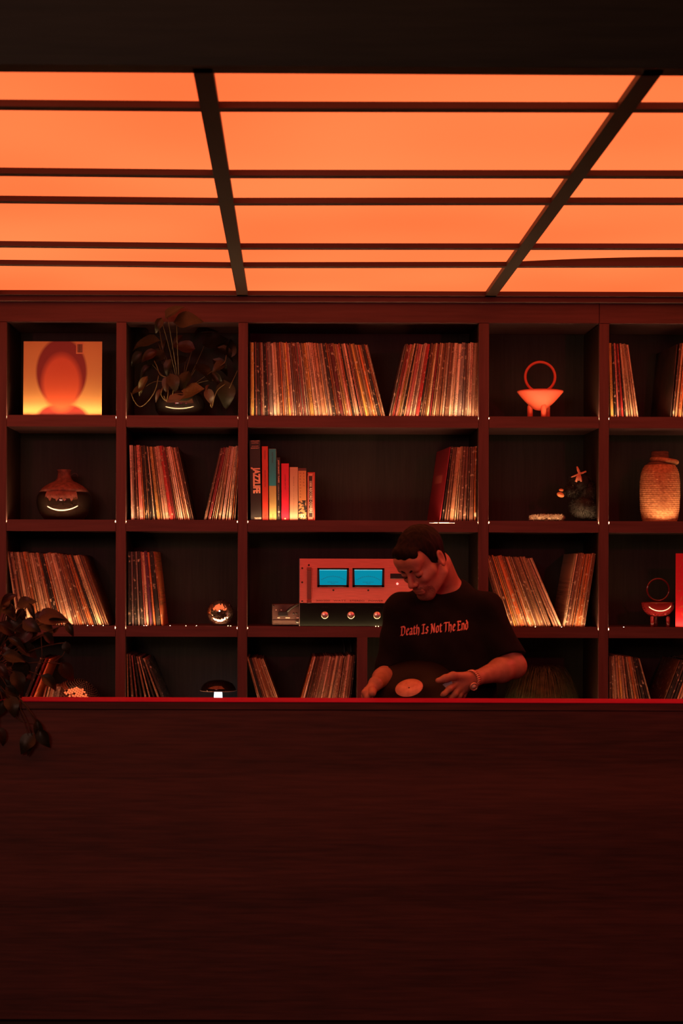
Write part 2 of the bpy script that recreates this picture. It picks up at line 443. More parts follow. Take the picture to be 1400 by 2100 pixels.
# ------------------------------------------------------------------ record sleeves
def sleeve_mat():
    m = mat('record_sleeve_card', (0.5, 0.5, 0.5), 0.55, spec=0.35)
    nt = m.node_tree; L = nt.links; b = nt.nodes['Principled BSDF']
    oi = nd(m, 'ShaderNodeObjectInfo'); tc = nd(m, 'ShaderNodeTexCoord')
    mp = nd(m, 'ShaderNodeMapping'); mp.inputs['Scale'].default_value = (60, 1, 110)
    ad = nd(m, 'ShaderNodeVectorMath', operation='ADD')
    cx = nd(m, 'ShaderNodeCombineXYZ')
    mu = nd(m, 'ShaderNodeMath', operation='MULTIPLY'); mu.inputs[1].default_value = 37.0
    L.new(oi.outputs['Random'], mu.inputs[0])
    for i in range(3): L.new(mu.outputs[0], cx.inputs[i])
    L.new(tc.outputs['Object'], ad.inputs[0]); L.new(cx.outputs[0], ad.inputs[1])
    L.new(ad.outputs[0], mp.inputs[0])
    n1 = nd(m, 'ShaderNodeTexNoise'); n1.inputs['Scale'].default_value = 3.2; n1.inputs['Detail'].default_value = 3
    L.new(mp.outputs[0], n1.inputs[0])
    # where along the spine there is lettering
    mp2 = nd(m, 'ShaderNodeMapping'); mp2.inputs['Scale'].default_value = (0.2, 0.2, 7)
    L.new(ad.outputs[0], mp2.inputs[0])
    n2 = nd(m, 'ShaderNodeTexNoise'); n2.inputs['Scale'].default_value = 2; n2.inputs['Detail'].default_value = 1
    L.new(mp2.outputs[0], n2.inputs[0])
    r1 = nd(m, 'ShaderNodeMapRange'); r1.inputs[1].default_value = 0.5; r1.inputs[2].default_value = 0.56; L.new(n1.outputs[0], r1.inputs[0])
    r2 = nd(m, 'ShaderNodeMapRange'); r2.inputs[1].default_value = 0.46; r2.inputs[2].default_value = 0.55; L.new(n2.outputs[0], r2.inputs[0])
    k = nd(m, 'ShaderNodeMath', operation='MULTIPLY'); L.new(r1.outputs[0], k.inputs[0]); L.new(r2.outputs[0], k.inputs[1])
    k2 = nd(m, 'ShaderNodeMath', operation='MULTIPLY'); L.new(k.outputs[0], k2.inputs[0]); k2.inputs[1].default_value = 0.62
    inv = nd(m, 'ShaderNodeMix', data_type='RGBA'); L.new(k2.outputs[0], inv.inputs[0])
    mp4 = nd(m, 'ShaderNodeMapping'); mp4.inputs['Scale'].default_value = (430, 1, 1.3)
    L.new(ad.outputs[0], mp4.inputs[0])
    n4 = nd(m, 'ShaderNodeTexNoise'); n4.inputs['Scale'].default_value = 1.0; n4.inputs['Detail'].default_value = 1
    L.new(mp4.outputs[0], n4.inputs[0])
    r4 = nd(m, 'ShaderNodeMapRange'); r4.inputs[1].default_value = 0.42; r4.inputs[2].default_value = 0.56
    r4.inputs[3].default_value = 0.22; r4.inputs[4].default_value = 1.15
    L.new(n4.outputs[0], r4.inputs[0])
    st = nd(m, 'ShaderNodeVectorMath', operation='SCALE'); L.new(oi.outputs['Color'], st.inputs[0]); L.new(r4.outputs[0], st.inputs['Scale'])
    L.new(st.outputs[0], inv.inputs[6]); inv.inputs[7].default_value = (0.06, 0.04, 0.035, 1)
    # wear: paler flecks
    n3 = nd(m, 'ShaderNodeTexNoise'); n3.inputs['Scale'].default_value = 60; n3.inputs['Detail'].default_value = 2; L.new(ad.outputs[0], n3.inputs[0])
    r3 = nd(m, 'ShaderNodeMapRange'); r3.inputs[1].default_value = 0.60; r3.inputs[2].default_value = 0.72; L.new(n3.outputs[0], r3.inputs[0])
    w2 = nd(m, 'ShaderNodeMix', data_type='RGBA'); L.new(r3.outputs[0], w2.inputs[0]); L.new(inv.outputs[2], w2.inputs[6]); w2.inputs[7].default_value = (0.55, 0.42, 0.32, 1)
    L.new(w2.outputs[2], b.inputs['Base Color'])
    return m
M['sleeve'] = sleeve_mat()
LPH, LPD = 0.3155, 0.314
SPN = 0.044
SLV = {}
def sleeve_mesh(t, h=LPH, d=LPD):
    """card sleeve, spine to -y, rounded spine edge, origin bottom centre of the spine"""
    key = (round(t*1000*2)/2, h)
    if key in SLV: return SLV[key]
    t = key[0]/1000; a = t/2; c = min(a*0.7, 0.0016)
    prof = [(-a, d), (-a, c), (-a+c*.7, 0), (a-c*.7, 0), (a, c), (a, d), (a-c*.5, d-0.002), (-a+c*.5, d-0.002)]
    n = len(prof)
    vs = [(x, y, 0) for x, y in prof] + [(x, y, h) for x, y in prof]
    fs = [(i, (i+1) % n, n+(i+1) % n, n+i) for i in range(n)] + [tuple(range(n))[::-1], tuple(range(n, 2*n))]
    me = bpy.data.meshes.new('record_sleeve'); me.from_pydata(vs, [], fs); me.update(); me.materials.append(M['sleeve'])
    SLV[key] = me
    return me
PAL = {'cream': (0.62, 0.45, 0.30), 'white': (0.74, 0.60, 0.48), 'tan': (0.42, 0.25, 0.14), 'orange': (0.60, 0.20, 0.06),
       'red': (0.45, 0.035, 0.035), 'brown': (0.17, 0.08, 0.05), 'black': (0.018, 0.015, 0.016), 'yellow': (0.60, 0.40, 0.10),
       'grey': (0.22, 0.19, 0.18), 'purple': (0.16, 0.04, 0.14), 'dark red': (0.20, 0.02, 0.03), 'pink': (0.6, 0.22, 0.2)}
WARM = ['cream']*7 + ['white']*5 + ['tan']*6 + ['orange']*4 + ['red']*2 + ['brown']*5 + ['black']*4 + ['yellow']*3 + ['dark red']*2 + ['grey']*2 + ['pink']*2
def sleeves(u0, u1, row, ang0, ang1, lean, where, group, tmean=0.0072, pal=WARM, seed=1, seq=None, gapf=0.0, n=None, vtop=None, hs=LPH):
    """a packed row of record sleeves. u0,u1: frame x of the outer bottom edges at the spine plane,
       ang0/ang1: tilt in degrees of the first/last (left to right), lean 'l' or 'r'"""
    rr = random.Random(seed)
    Y = D + SPN
    x0, x1 = X(u0, Y), X(u1, Y); W = x1 - x0
    zt = ROWT[row] + 0.0004
    if seq: n = len(seq)
    if n is None:
        n = max(3, int((W - abs(math.sin(math.radians(ang1))-math.sin(math.radians(ang0)))*hs)/tmean))
    if seq: cols = [c for c, _ in seq]; ts = [t for _, t in seq]
    else:
        cols = [rr.choice(pal) for _ in range(n)]
        ts = [tmean*rr.choice((0.55, 0.6, 0.75, 0.9, 1.0, 1.2, 1.6, 2.1)) for _ in range(n)]
    angs = [math.radians(ang0 + (ang1-ang0)*(i/(n-1))) for i in range(n)]
    hh = hs*0.985
    fan = hh*abs(math.sin(angs[-1])-math.sin(angs[0]))
    need = sum(t/math.cos(a) for t, a in zip(ts, angs))
    avail = W - fan - gapf
    k = avail/need if not seq else 1.0
    ts = [max(0.002, round(t*k*2000)/2000) for t in ts]
    slack = max(0.0, W - fan - sum(t/math.cos(a) for t, a in zip(ts, angs)))
    e = slack/max(1, n-1)
    out = []; x = x0
    for i in range(n):
        t, a = ts[i], angs[i]
        if i: x += abs(hh*(math.sin(a)-math.sin(angs[i-1]))) + e
        wdt = t/math.cos(a)
        sg = -1 if lean == 'l' else 1
        h = hs - rr.random()*0.006
        me = sleeve_mesh(t, hs)
        o = bpy.data.objects.new('record_sleeve', me); COL.objects.link(o)
        o.rotation_euler = (0, sg*a, 0)
        o.scale = (0.97, 1, h/hs)
        o.location = (x + wdt/2, Y + rr.random()*0.006, zt + (t/2)*math.sin(a))
        c = cols[i]; r, g_, b_2 = PAL[c]; f = 0.8+0.4*rr.random()
        o.color = (min(.85, r*f), min(.8, g_*f*(0.76+.16*rr.random())), min(.7, b_2*f*.9), 1)
        tw = 'thick' if t > 0.0095 else ('thin' if t < 0.0052 else 'medium')
        if i == 0: lab = f'{c} record spine, left end of {where}'
        elif i == n-1: lab = f'{c} record spine, right end of {where}'
        else:
            third = 'left part' if i < n/3 else ('right part' if i >= 2*n/3 else 'middle')
            if n < 14: third = 'left half' if i < n/2 else 'right half'
            lab = f'{tw} {c} record spine, {third} of {where}'
        tag(o, lab, 'record', group)
        out.append(o)
        x += wdt
    seen = {}
    for i, o in enumerate(out): seen.setdefault(o['label'], []).append((i, o))
    for l, q in seen.items():
        if len(q) > 1:
            for i, o in q:
                m_ = i+1; sfx = 'th' if 10 <= m_ % 100 <= 20 else {1: 'st', 2: 'nd', 3: 'rd'}.get(m_ % 10, 'th')
                o['label'] = f"{cols[i]} record spine, {m_}{sfx} from left in {where}"
    return out
BK = ['black']*5 + ['brown']*2 + ['cream']*2 + ['white']*1 + ['grey']*2 + ['tan']
sleeves(511, 789, 0, 0.3, 14.0, 'l', 'left row, top wide shelf', 'records in the long left row, top wide shelf', 0.0078, seed=11)
sleeves(796, 979, 0, 12.5, 1.0, 'r', 'right row, top wide shelf', 'records in the right row, top wide shelf', 0.0082, seed=5)
sleeves(1251, 1304, 0, 2.0, 8.0, 'l', 'row right of ringed bowl, top shelf', 'records at the left of the top right bay',
        seq=[('yellow', .013), ('black', .009), ('pink', .008), ('dark red', .004), ('red', .009), ('black', .004), ('cream', .007), ('tan', .008), ('cream', .009), ('tan', .007), ('cream', .007)], seed=3)
sleeves(1377, 1450, 0, 5.5, 3.0, 'r', 'row cut by right frame edge, top shelf', 'records at the right of the top right bay',
        seq=[('brown', .007), ('tan', .009), ('orange', .012), ('cream', .014), ('cream', .02), ('tan', .01), ('red', .008), ('brown', .01), ('cream', .02)], seed=4)
sleeves(268, 397, 1, 1.5, 12.5, 'l', 'left row below the shelf plant', 'records in the left row, second shelf', 0.0080, seed=21)
sleeves(417, 482, 1, 12.8, 4.0, 'r', 'right row below the shelf plant', 'records in the right row, second shelf', 0.0076, seed=24)
sleeves(905, 976, 1, 7.5, 0.5, 'r', 'row right of tilted red cover', 'records at the right of the second wide shelf', 0.0090, seed=27,
        pal=['cream']*3+['tan']*5+['brown']*4+['orange']*2+['yellow']+['black']*2)
sleeves(36, 224, 2, 8.5, 20.5, 'l', 'slanting row behind trailing plant, third shelf', 'records slanting on the third shelf, far left', 0.0086, seed=31,
        pal=['cream']*5 + ['white']*2 + ['tan']*6 + ['orange']*4 + ['red']*4 + ['brown']*5 + ['black']*4 + ['dark red']*3)
sleeves(263, 329, 2, 0.6, 6.5, 'l', 'dark row left of small mirror ball', 'records in the short dark row, third shelf', seed=33,
        seq=[('black', .011), ('grey', .009), ('black', .011), ('grey', .009), ('black', .013), ('pink', .006), ('cream', .010), ('purple', .013), ('orange', .009), ('black', .017), ('orange', .007)])
sleeves(1033, 1131, 2, 17.0, 21.0, 'l', "slanting row beside the person's shoulder", "records slanting by the person's shoulder", 0.0080, seed=41,
        pal=['cream']*3+['tan']*7+['brown']*6+['orange']*3+['dark red']*2+['yellow']*2)
sleeves(1135.5, 1152, 2, 23.0, 23.4, 'l', 'narrow bunch tilted right of a dark gap', "records in the narrow tilted bunch", seed=42,
        seq=[('tan', .008), ('cream', .009), ('cream', .010)])
sleeves(1154, 1199, 2, 10.0, 8.6, 'r', 'right-leaning row, third shelf right of person', "records leaning right, third shelf right of the person", 0.0075, seed=43,
        pal=['cream']*3+['tan']*6+['brown']*5+['orange']*3+['pink'])
sleeves(262, 364, 3, 1.0, 23.0, 'l', 'fanned row left of mushroom lamp', 'records left of the mushroom lamp', seed=51,
        seq=[('tan', .006), ('brown', .009), ('pink', .006), ('black', .008), ('tan', .008), ('cream', .006), ('black', .008), ('cream', .007), ('black', .012)])
sleeves(546, 594, 3, 15.5, 20.5, 'l', 'small bunch right of mushroom lamp bay', 'records in the left bunch, lowest middle bay', 0.0066, seed=52,
        pal=['cream']*3+['tan']*6+['brown']*3+['orange']*2+['black'])
sleeves(600, 713, 3, 15.2, 6.5, 'r', 'row against short divider, lowest shelf', 'records leaning on the short divider, lowest shelf', 0.0068, seed=53,
        pal=['cream']*5+['white']*2+['tan']*6+['brown']*4+['orange']*3+['black'])
sleeves(1250, 1331, 3, 0.3, 15.5, 'l', 'row in lowest right bay', 'records in the lowest right bay', seed=54,
        seq=[('brown', .010), ('tan', .007), ('cream', .009), ('tan', .010), ('yellow', .008), ('cream', .009), ('tan', .010), ('brown', .006), ('cream', .008), ('orange', .009), ('tan', .008), ('brown', .006), ('black', .012), ('black', .008), ('cream', .007)])
sleeves(1338, 1420, 3, 21.0, 17.0, 'r', 'row cut by right frame edge, lowest shelf', 'records slanting at the far lower right', seed=55,
        seq=[('brown', .005), ('black', .014), ('grey', .007), ('black', .010), ('tan', .008), ('cream', .010), ('orange', .008), ('cream', .012), ('tan', .010), ('brown', .01), ('cream', .02)])
# ------------------------------------------------------------------ text helpers
def text_mesh(txt, h=1.0, width=None, bold=0.0):
    cu = bpy.data.curves.new('t', 'FONT'); cu.body = txt; cu.size = 1.0; cu.resolution_u = 2; cu.offset = bold
    ob = bpy.data.objects.new('t', cu); COL.objects.link(ob)
    bpy.context.view_layer.update()
    me = bpy.data.meshes.new_from_object(ob.evaluated_get(bpy.context.evaluated_depsgraph_get()))
    vs = [v.co.copy() for v in me.vertices]; fs = [tuple(p.vertices) for p in me.polygons]
    bpy.data.objects.remove(ob, do_unlink=True); bpy.data.curves.remove(cu); bpy.data.meshes.remove(me)
    x0 = min(v.x for v in vs); x1 = max(v.x for v in vs); y0 = min(v.y for v in vs); y1 = max(v.y for v in vs)
    sy = h/(y1-y0); sx = (width/(x1-x0)) if width else sy
    return [Vector(((v.x-x0)*sx, 0, (v.y-y0)*sy)) for v in vs], fs, (x1-x0)*sx
def text_part(txt, h, width, mtl, parent, loc, rot=0.0, name='lettering', bold=0.0, label=None):
    """flat print in the xz plane facing -y, origin lower left, rot in degrees in that plane"""
    vs, fs, wd = text_mesh(txt, h, width, bold)
    R = Matrix.Rotation(math.radians(rot), 3, 'Y')
    o = pydata(name, [R @ v for v in vs], fs, mtl, parent, loc=loc)
    if label: o['label'] = label
    return o

# ------------------------------------------------------------------ books on the second wide shelf
zt1 = ROWT[1] + 0.0004
YB = D + 0.044
M['spec'] = {}
def flat(name, c, rough=0.5, **k):
    if name not in M: M[name] = mat(name, c, rough, **k)
    return M[name]
books = [  # u0, u1 at bottom, top v, tilt deg, colour, label, extras
    (513.5, 536.0, 903, 1.2, (0.012, 0.010, 0.011), 'tall thick black book lettered JAZZLIFE at the left end of the books', 'jazz'),
    (537.5, 549.8, 915.5, 0.6, (0.62, 0.05, 0.03), 'tall slim red-orange book right of the black one', 'orange'),
    (551.8, 566.6, 920.5, 0.6, (0.50, 0.40, 0.15), 'book with a blue upper and khaki lower spine', 'blue'),
    (567.4, 575.2, 938, 0.6, (0.012, 0.010, 0.010), 'thin black book between the blue-khaki and magenta books', 'thin'),
    (576.6, 592.2, 950.5, 0.3, (0.66, 0.012, 0.055), 'magenta-red book with a small white mark at its foot', 'mag'),
    (593.6, 610.4, 958, 0.2, (0.60, 0.36, 0.25), 'plain cream book right of the magenta book', 'cream'),
    (611.4, 628.4, 960, 0.5, (0.10, 0.025, 0.025), 'book with orange title panel and painted figures below', 'art'),
    (630.0, 645.5, 968.5, 0.3, (0.50, 0.045, 0.03), 'short red book with pale frame at the right end of the books', 'rec')]
ink_l = flat('pale_print', (0.75, 0.60, 0.50)); ink_o = flat('salmon_print', (0.95, 0.55, 0.40)); ink_d = flat('dark_print', (0.03, 0.02, 0.02))
paper = flat('page_paper', (0.55, 0.45, 0.33), 0.8)
for u0, u1, vt, ang, col, lab, kind in books:
    x0, x1 = X(u0, YB), X(u1, YB); wd = x1-x0; h = Z(vt, YB) - zt1; a = math.radians(ang)
    b = empty('book', ((x0+x1)/2, YB, zt1 + wd/2*math.sin(a)), lab, 'book', 'books on the second wide shelf', (0, -a, 0))
    dp = min(0.26, h*0.78); w2 = wd/2 - 0.0002
    cm = flat('book_cloth_'+kind, col, 0.5)
    t = 0.0022
    mb = MB().box(-w2, w2, 0, 0.004, 0, h, 0.0008).box(-w2, -w2+t, 0.003, dp, 0, h).box(w2-t, w2, 0.003, dp, 0, h)
    mb.build('cover', cm, b)
    MB().box(-w2+t, w2-t, 0.0045, dp-0.004, 0.003, h-0.003).build('page_block', paper, b)
    yf = -0.0006
    pz = lambda v: Z(v, YB) - zt1
    def band(name, xa, xb, va, vb, m_, y=-0.0004, label=None):
        o = MB().box(xa, xb, y, 0.0005, pz(vb), pz(va)).build(name, m_, b)
        if label: o['label'] = label
        return o
    if kind == 'jazz':
        text_part('JAZZLIFE', wd*0.86, 54/PXM, ink_o, b, (-w2*0.84, yf, pz(958.5)), 90, bold=0.05)
        text_part('TASCHEN', 4.0/PXM, wd*0.62, ink_l, b, (-w2*0.30, yf, pz(1065.5)), 0, bold=0.03)
        text_part('WILLIAM', 2.2/PXM, wd*0.75, ink_o, b, (-w2*0.7, yf, pz(906)), 0)
        text_part('CLAXTON', 2.2/PXM, wd*0.62, ink_o, b, (-w2*0.6, yf, pz(910)), 0)
        text_part('JOACHIM', 2.2/PXM, wd*0.62, ink_o, b, (-w2*0.6, yf, pz(917)), 0)
        text_part('BERENDT', 2.2/PXM, wd*0.75, ink_o, b, (-w2*0.7, yf, pz(920.5)), 0)
    if kind == 'orange':
        text_part('MODERN', 2.4/PXM, 18/PXM, ink_d, b, (-0.0022, yf, pz(924)), 90)
        text_part('RECORD CULTURE', 2.4/PXM, 34/PXM, ink_d, b, (-0.0022, yf, pz(965)), 90)
        text_part('MUSIC', wd*0.42, 9/PXM, ink_d, b, (-w2*0.42, yf, pz(1056)), 90)
    if kind == 'blue':
        band('spine_band', -w2+.0002, w2-.0002, 920.8, 996.5, flat('slate_blue_paper', (0.008, 0.34, 0.50)), label='blue upper part of the spine')
        text_part('ELECTRONIC', 3/PXM, 22/PXM, ink_d, b, (-0.003, -0.0012, pz(928)), 90)
        text_part('design', 2/PXM, 12/PXM, ink_d, b, (-0.002, yf, pz(1054)), 90)
    if kind == 'thin':
        text_part("JOE'S BASKET TUNES", 3.4/PXM, 47/PXM, ink_o, b, (-0.0034, yf, pz(943.5)), 90, bold=0.02)
        text_part('a collection of covers', 1.8/PXM, 32/PXM, ink_l, b, (-0.002, yf, pz(994)), 90)
        text_part('and music', 2/PXM, 9/PXM, ink_l, b, (-0.0018, yf, pz(1038)), 90)
        MB().lathe([(0, -0.0004), (0.0042, -0.0004), (0.0042, 0.0004), (0, 0.0004)], 16, M=Matrix.Rotation(PI/2, 4, 'X')).build('round_mark', ink_l, b, (0.0005, -0.0004, pz(1049.5)))
        text_part('books', 2.2/PXM, 7/PXM, ink_l, b, (-0.0018, yf, pz(1052.5)), 90)
    if kind == 'mag':
        text_part('COVER ART BY', 2/PXM, 32/PXM, ink_d, b, (-0.002, yf, pz(973)), 90)
        MB().lathe([(0, -0.0004), (0.0052, -0.0004), (0.0036, 0.0004), (0, 0.0004)], 5, M=Matrix.Rotation(PI/2, 4, 'X')).build('spine_mark', ink_l, b, (-0.001, -0.0004, pz(1064)))
    if kind == 'cream':
        text_part('THE SOUND OF', 2.0/PXM, 20/PXM, flat('brown_print', (0.16, .04, .03)), b, (-0.0025, yf, pz(977)), 90)
        text_part('music and the years since', 1.3/PXM, 50/PXM, M['brown_print'], b, (-0.0018, yf, pz(1000)), 90)
    if kind == 'art':
        band('title_panel', -w2*0.97, w2*0.93, 965.5, 1026, flat('orange_panel_paper', (0.62, 0.30, 0.12)), label='orange title panel')
        for i, ch in enumerate('HIROSHIGE'):
            text_part(ch, 3.2/PXM, 2.6/PXM if ch not in 'I' else 0.8/PXM, M['brown_print'], b, (-w2*0.62+(0 if ch != 'I' else .002), -0.0012, pz(972+i*6.1)), 0)
        for i, ch in enumerate('EISEN'):
            text_part(ch, 3.2/PXM, 2.6/PXM if ch not in 'I' else 0.8/PXM, M['brown_print'], b, (w2*0.22+(0 if ch != 'I' else .002), -0.0012, pz(972+i*6.3)), 0)
        band('painted_panel', -w2*0.97, w2*0.95, 1026.4, 1066, noisy(mat('painted_scene', (.2, .1, .1)), (0.015, 0.015, 0.02), (0.62, 0.34, 0.16), (1, 1, 1.6), 55, 3, lo=.47, hi=.53), label='painted scene in dark, red and sand colours')
        text_part('40', 9/PXM, 10/PXM, ink_l, b, (-w2*0.62, -0.0012, pz(1063)), 0, bold=0.03)
    if kind == 'rec':
        fr = flat('pink_frame_print', (0.70, 0.25, 0.20))
        for xa, xb, va, vb in ((-w2*.93, -w2*.72, 972, 1065), (w2*.35, w2*.58, 972, 1065), (-w2*.93, w2*.58, 971, 975.5), (-w2*.93, w2*.58, 1060.5, 1065)):
            band('frame_stripe', xa, xb, va, vb, fr)
        band('dark_band', -w2*.62, w2*.28, 976, 1060, ink_d)
        text_part('1000 RECORD COVERS', wd*0.36, 66/PXM, ink_l, b, (-w2*0.50, -0.0012, pz(986.5)), 90, bold=0.035)

# tilted red sleeve left of the row (its cover partly faces the room)
def cover_box(name, wdt, hgt, th, m_): return MB().box(-th/2, th/2, 0, wdt, 0, hgt, 0.0006).build(name, m_)
rc = cover_box('record_sleeve', LPD, LPH*.995, 0.004, noisy(mat('dark_red_sleeve', (.25, .01, .02), .4), (0.20, 0.008, 0.018), (0.26, 0.012, 0.025), nscale=6))
rc.location = (X(902.2, D+.044)-0.0015, D+0.044, zt1+0.001); rc.rotation_euler = (0, math.radians(8.0), math.radians(5.2))
tag(rc, 'dark red record sleeve with its cover half turned to the room', 'record')
MB().box(-0.0028, -0.0021, 0.08, 0.25, 0.165, 0.20).build('title_print', flat('dim_red_print', (0.34, .05, .05)), rc)

# ------------------------------------------------------------------ framed-up cover, top left (plain stand-in picture)
def cover_mat():
    m = mat('portrait_print', (.6, .3, .1), 0.45); nt = m.node_tree; L = nt.links; b = nt.nodes['Principled BSDF']
    tc = nd(m, 'ShaderNodeTexCoord')
    def blob(cx, cz, sx, sz, e0, e1):
        mp = nd(m, 'ShaderNodeMapping'); mp.vector_type = 'POINT'
        mp.inputs['Location'].default_value = (-cx/sx, 0, -cz/sz); mp.inputs['Scale'].default_value = (1/sx, 0.0, 1/sz)
        L.new(tc.outputs['Object'], mp.inputs[0])
        ln = nd(m, 'ShaderNodeVectorMath', operation='LENGTH'); L.new(mp.outputs[0], ln.inputs[0])
        r = nd(m, 'ShaderNodeMapRange'); r.inputs[1].default_value = e0; r.inputs[2].default_value = e1; r.inputs[3].default_value = 1; r.inputs[4].default_value = 0
        L.new(ln.outputs['Value'], r.inputs[0]); return r.outputs[0]
    cur = None
    def over(f, c, base):
        x = nd(m, 'ShaderNodeMix', data_type='RGBA'); L.new(f, x.inputs[0]); x.inputs[7].default_value = (*c, 1)
        if isinstance(base, tuple): x.inputs[6].default_value = (*base, 1)
        else: L.new(base, x.inputs[6])
        return x.outputs[2]
    cur = over(blob(0, 0.0, 0.115, 0.055, .8, 1.0), (0.22, 0.02, 0.015), (0.62, 0.40, 0.14))
    cur = over(blob(-.005, 0.185, 0.112, 0.150, .90, 1.0), (0.20, 0.015, 0.015), cur)
    cur = over(blob(-.005, 0.140, 0.092, 0.135, .75, 1.0), (0.62, 0.13, 0.05), cur)
    L.new(cur, b.inputs['Base Color'])
    return m
Yc = D + 0.05
x0, x1 = X(46.5, Yc), X(207.5, Yc)
cv = MB().box(-(x1-x0)/2, (x1-x0)/2, 0, 0.004, 0, Z(698.5, Yc)-Z(851.5, Yc)).build('record_cover', cover_mat())
cv.location = ((x0+x1)/2, Yc, ROWT[0]+0.0015); cv.rotation_euler = (math.radians(-1.5), 0, 0)
tag(cv, 'orange record cover with a dark-haired head shape, standing alone on the top left shelf', 'record')
bc = MB().box(0.056, 0.087, -0.0006, 0.0005, 0.262, 0.309).build('barcode_label', flat('label_sand', (0.62, 0.32, 0.16)), cv)
mb = MB(); rr = random.Random(2); x = 0.061
while x < 0.083:
    ww = rr.choice((.0006, .001, .0014)); mb.box(x, x+ww, -0.0012, -0.0005, 0.268, 0.303); x += ww + rr.choice((.0006, .001))
mb.build('bars', ink_d, bc)
cv2 = MB().box(0, 0.31, 0, 0.005, 0, 0.3105, 0.0008).build('record_cover', flat('bright_red_cover', (0.62, 0.012, 0.03), .45))
cv2.location = (X(1385.2, D+.04), D+0.04, ROWT[2]+0.001)
tag(cv2, 'bright red record cover with orange flecks facing out at the right frame edge', 'record')
mb = MB(); rr = random.Random(9)
for vv, uu in ((1142, 1394), (1158, 1398), (1176, 1393), (1193, 1397), (1210, 1395), (1228, 1397), (1240, 1394), (1260, 1399)):
    px_, pz_ = X(uu+rr.random()*3, D+.04)-cv2.location.x, Z(vv, D+.04)-cv2.location.z
    for k in range(9):
        a = rr.random()*PI; l = .006+.01*rr.random(); cx_ = px_+k*.033 + rr.uniform(-.008, .008); cz_ = pz_+rr.uniform(-.009, .009)
        dx_, dz_ = math.cos(a)*l, math.sin(a)*l; n_ = Vector((-dz_, 0, dx_))*.28
        if cx_+l > .305 or cx_-l < .004: continue
        mb.add([(cx_-dx_, -.0006, cz_-dz_), (cx_+n_.x, -.0006, cz_+n_.z), (cx_+dx_, -.0006, cz_+dz_), (cx_-n_.x, -.0006, cz_-n_.z)], [(0, 3, 2, 1)])
mb.build('fleck_print', flat('orange_print', (0.60, 0.10, 0.04)), cv2)
# dark cover partly turned in the top right bay
dc = cover_box('record_sleeve', LPD, LPH*.98, 0.004, noisy(mat('dark_brown_cover', (.04, .02, .02), .6), (0.010, 0.006, 0.006), (0.075, 0.028, 0.022), nscale=9))
dc.location = (X(1376.0, D+.044)-.004, D+0.046, ROWT[0]+0.0015); dc.rotation_euler = (0, math.radians(5), math.radians(3.2))
tag(dc, 'dark brown mottled record cover turned aslant near the top right frame edge', 'record')

# ------------------------------------------------------------------ footed bowls with a ring handle
def ring_bowl(cx, rim_w, rim_v, foot_v, row, ring_r, ring_v, tube, leg_r, leg_top, mtl, label, deep, Y, sphere=False):
    R = rim_w/2*Y/F; z0 = ROWT[row] + 0.0004
    o = empty('ring_handled_bowl', (X(cx, Y), Y, z0), label, 'bowl', 'footed bowls with a ring')
    zr = Z(rim_v, Y) - z0; zb = Z(deep, Y) - z0
    prof = []
    n = 14
    for i in range(n+1):
        t = i/n
        if sphere: r = R*math.sin(t*PI/2)**0.9; z = zb + (zr-zb)*(1-math.cos(t*PI/2))
        else: r = R*(0.12+0.88*t**0.85) if i else 0.0; z = zb + (zr-zb)*t**1.15
        prof.append((max(r, 1e-5) if i else 0, z))
    prof += [(R, zr+0.005), (R-0.005, zr+0.006), (R-0.007, zr+0.002)]
    prof += [(max(0, r-0.007), z+0.007) for r, z in prof[:n][::-1]]
    prof[-1] = (0, prof[-1][1])
    MB().lathe(prof, 48).build('bowl', mtl, o)
    zc = Z(ring_v, Y) - z0; rr_ = ring_r*Y/F
    zc = max(zc, zr - 0.004 + rr_) if not sphere else zc
    pts = [Vector((rr_*math.cos(2*PI*i/48), 0, zc+rr_*math.sin(2*PI*i/48))) for i in range(48)]
    MB().tube(pts, tube, 12, closed=True).build('ring_handle', mtl, o)
    lr = leg_r
    for (lx, ly) in legs_:
        zt_ = Z(leg_top, Y)-z0
        MB().lathe([(0, 0), (lr*.9, 0), (lr, 0.002), (lr, zt_-lr*.5), (lr*.8, zt_), (lr*.4, zt_+lr*.3), (0, zt_+lr*.35)], 20, c=(lx, ly, 0)).build('leg', mtl, o)
    return o
legs_ = [(-0.041, 0.01), (0.010, -0.035), (0.036, 0.032)]
ring_bowl(1106, 94, 803, 853, 0, 30.5, 771.5, 0.0058, 0.0115, 829, flat('matte_coral_ceramic', (0.72, 0.10, 0.055), 0.6),
          'matte coral red footed bowl with a ring on the top shelf', 841, D+0.12)
legs_ = [(-0.029, -0.02), (0.038, -0.02), (0.0, 0.04)]
ring_bowl(1349, 70, 1235, 1285, 2, 22.5, 1207, 0.004, 0.0085, 1262, mat('glossy_oxblood_glaze', (0.13, 0.008, 0.010), 0.06, coat=1.0),
          'small glossy dark red footed bowl with a ring beside the red cover', 1263, D+0.10, sphere=True)

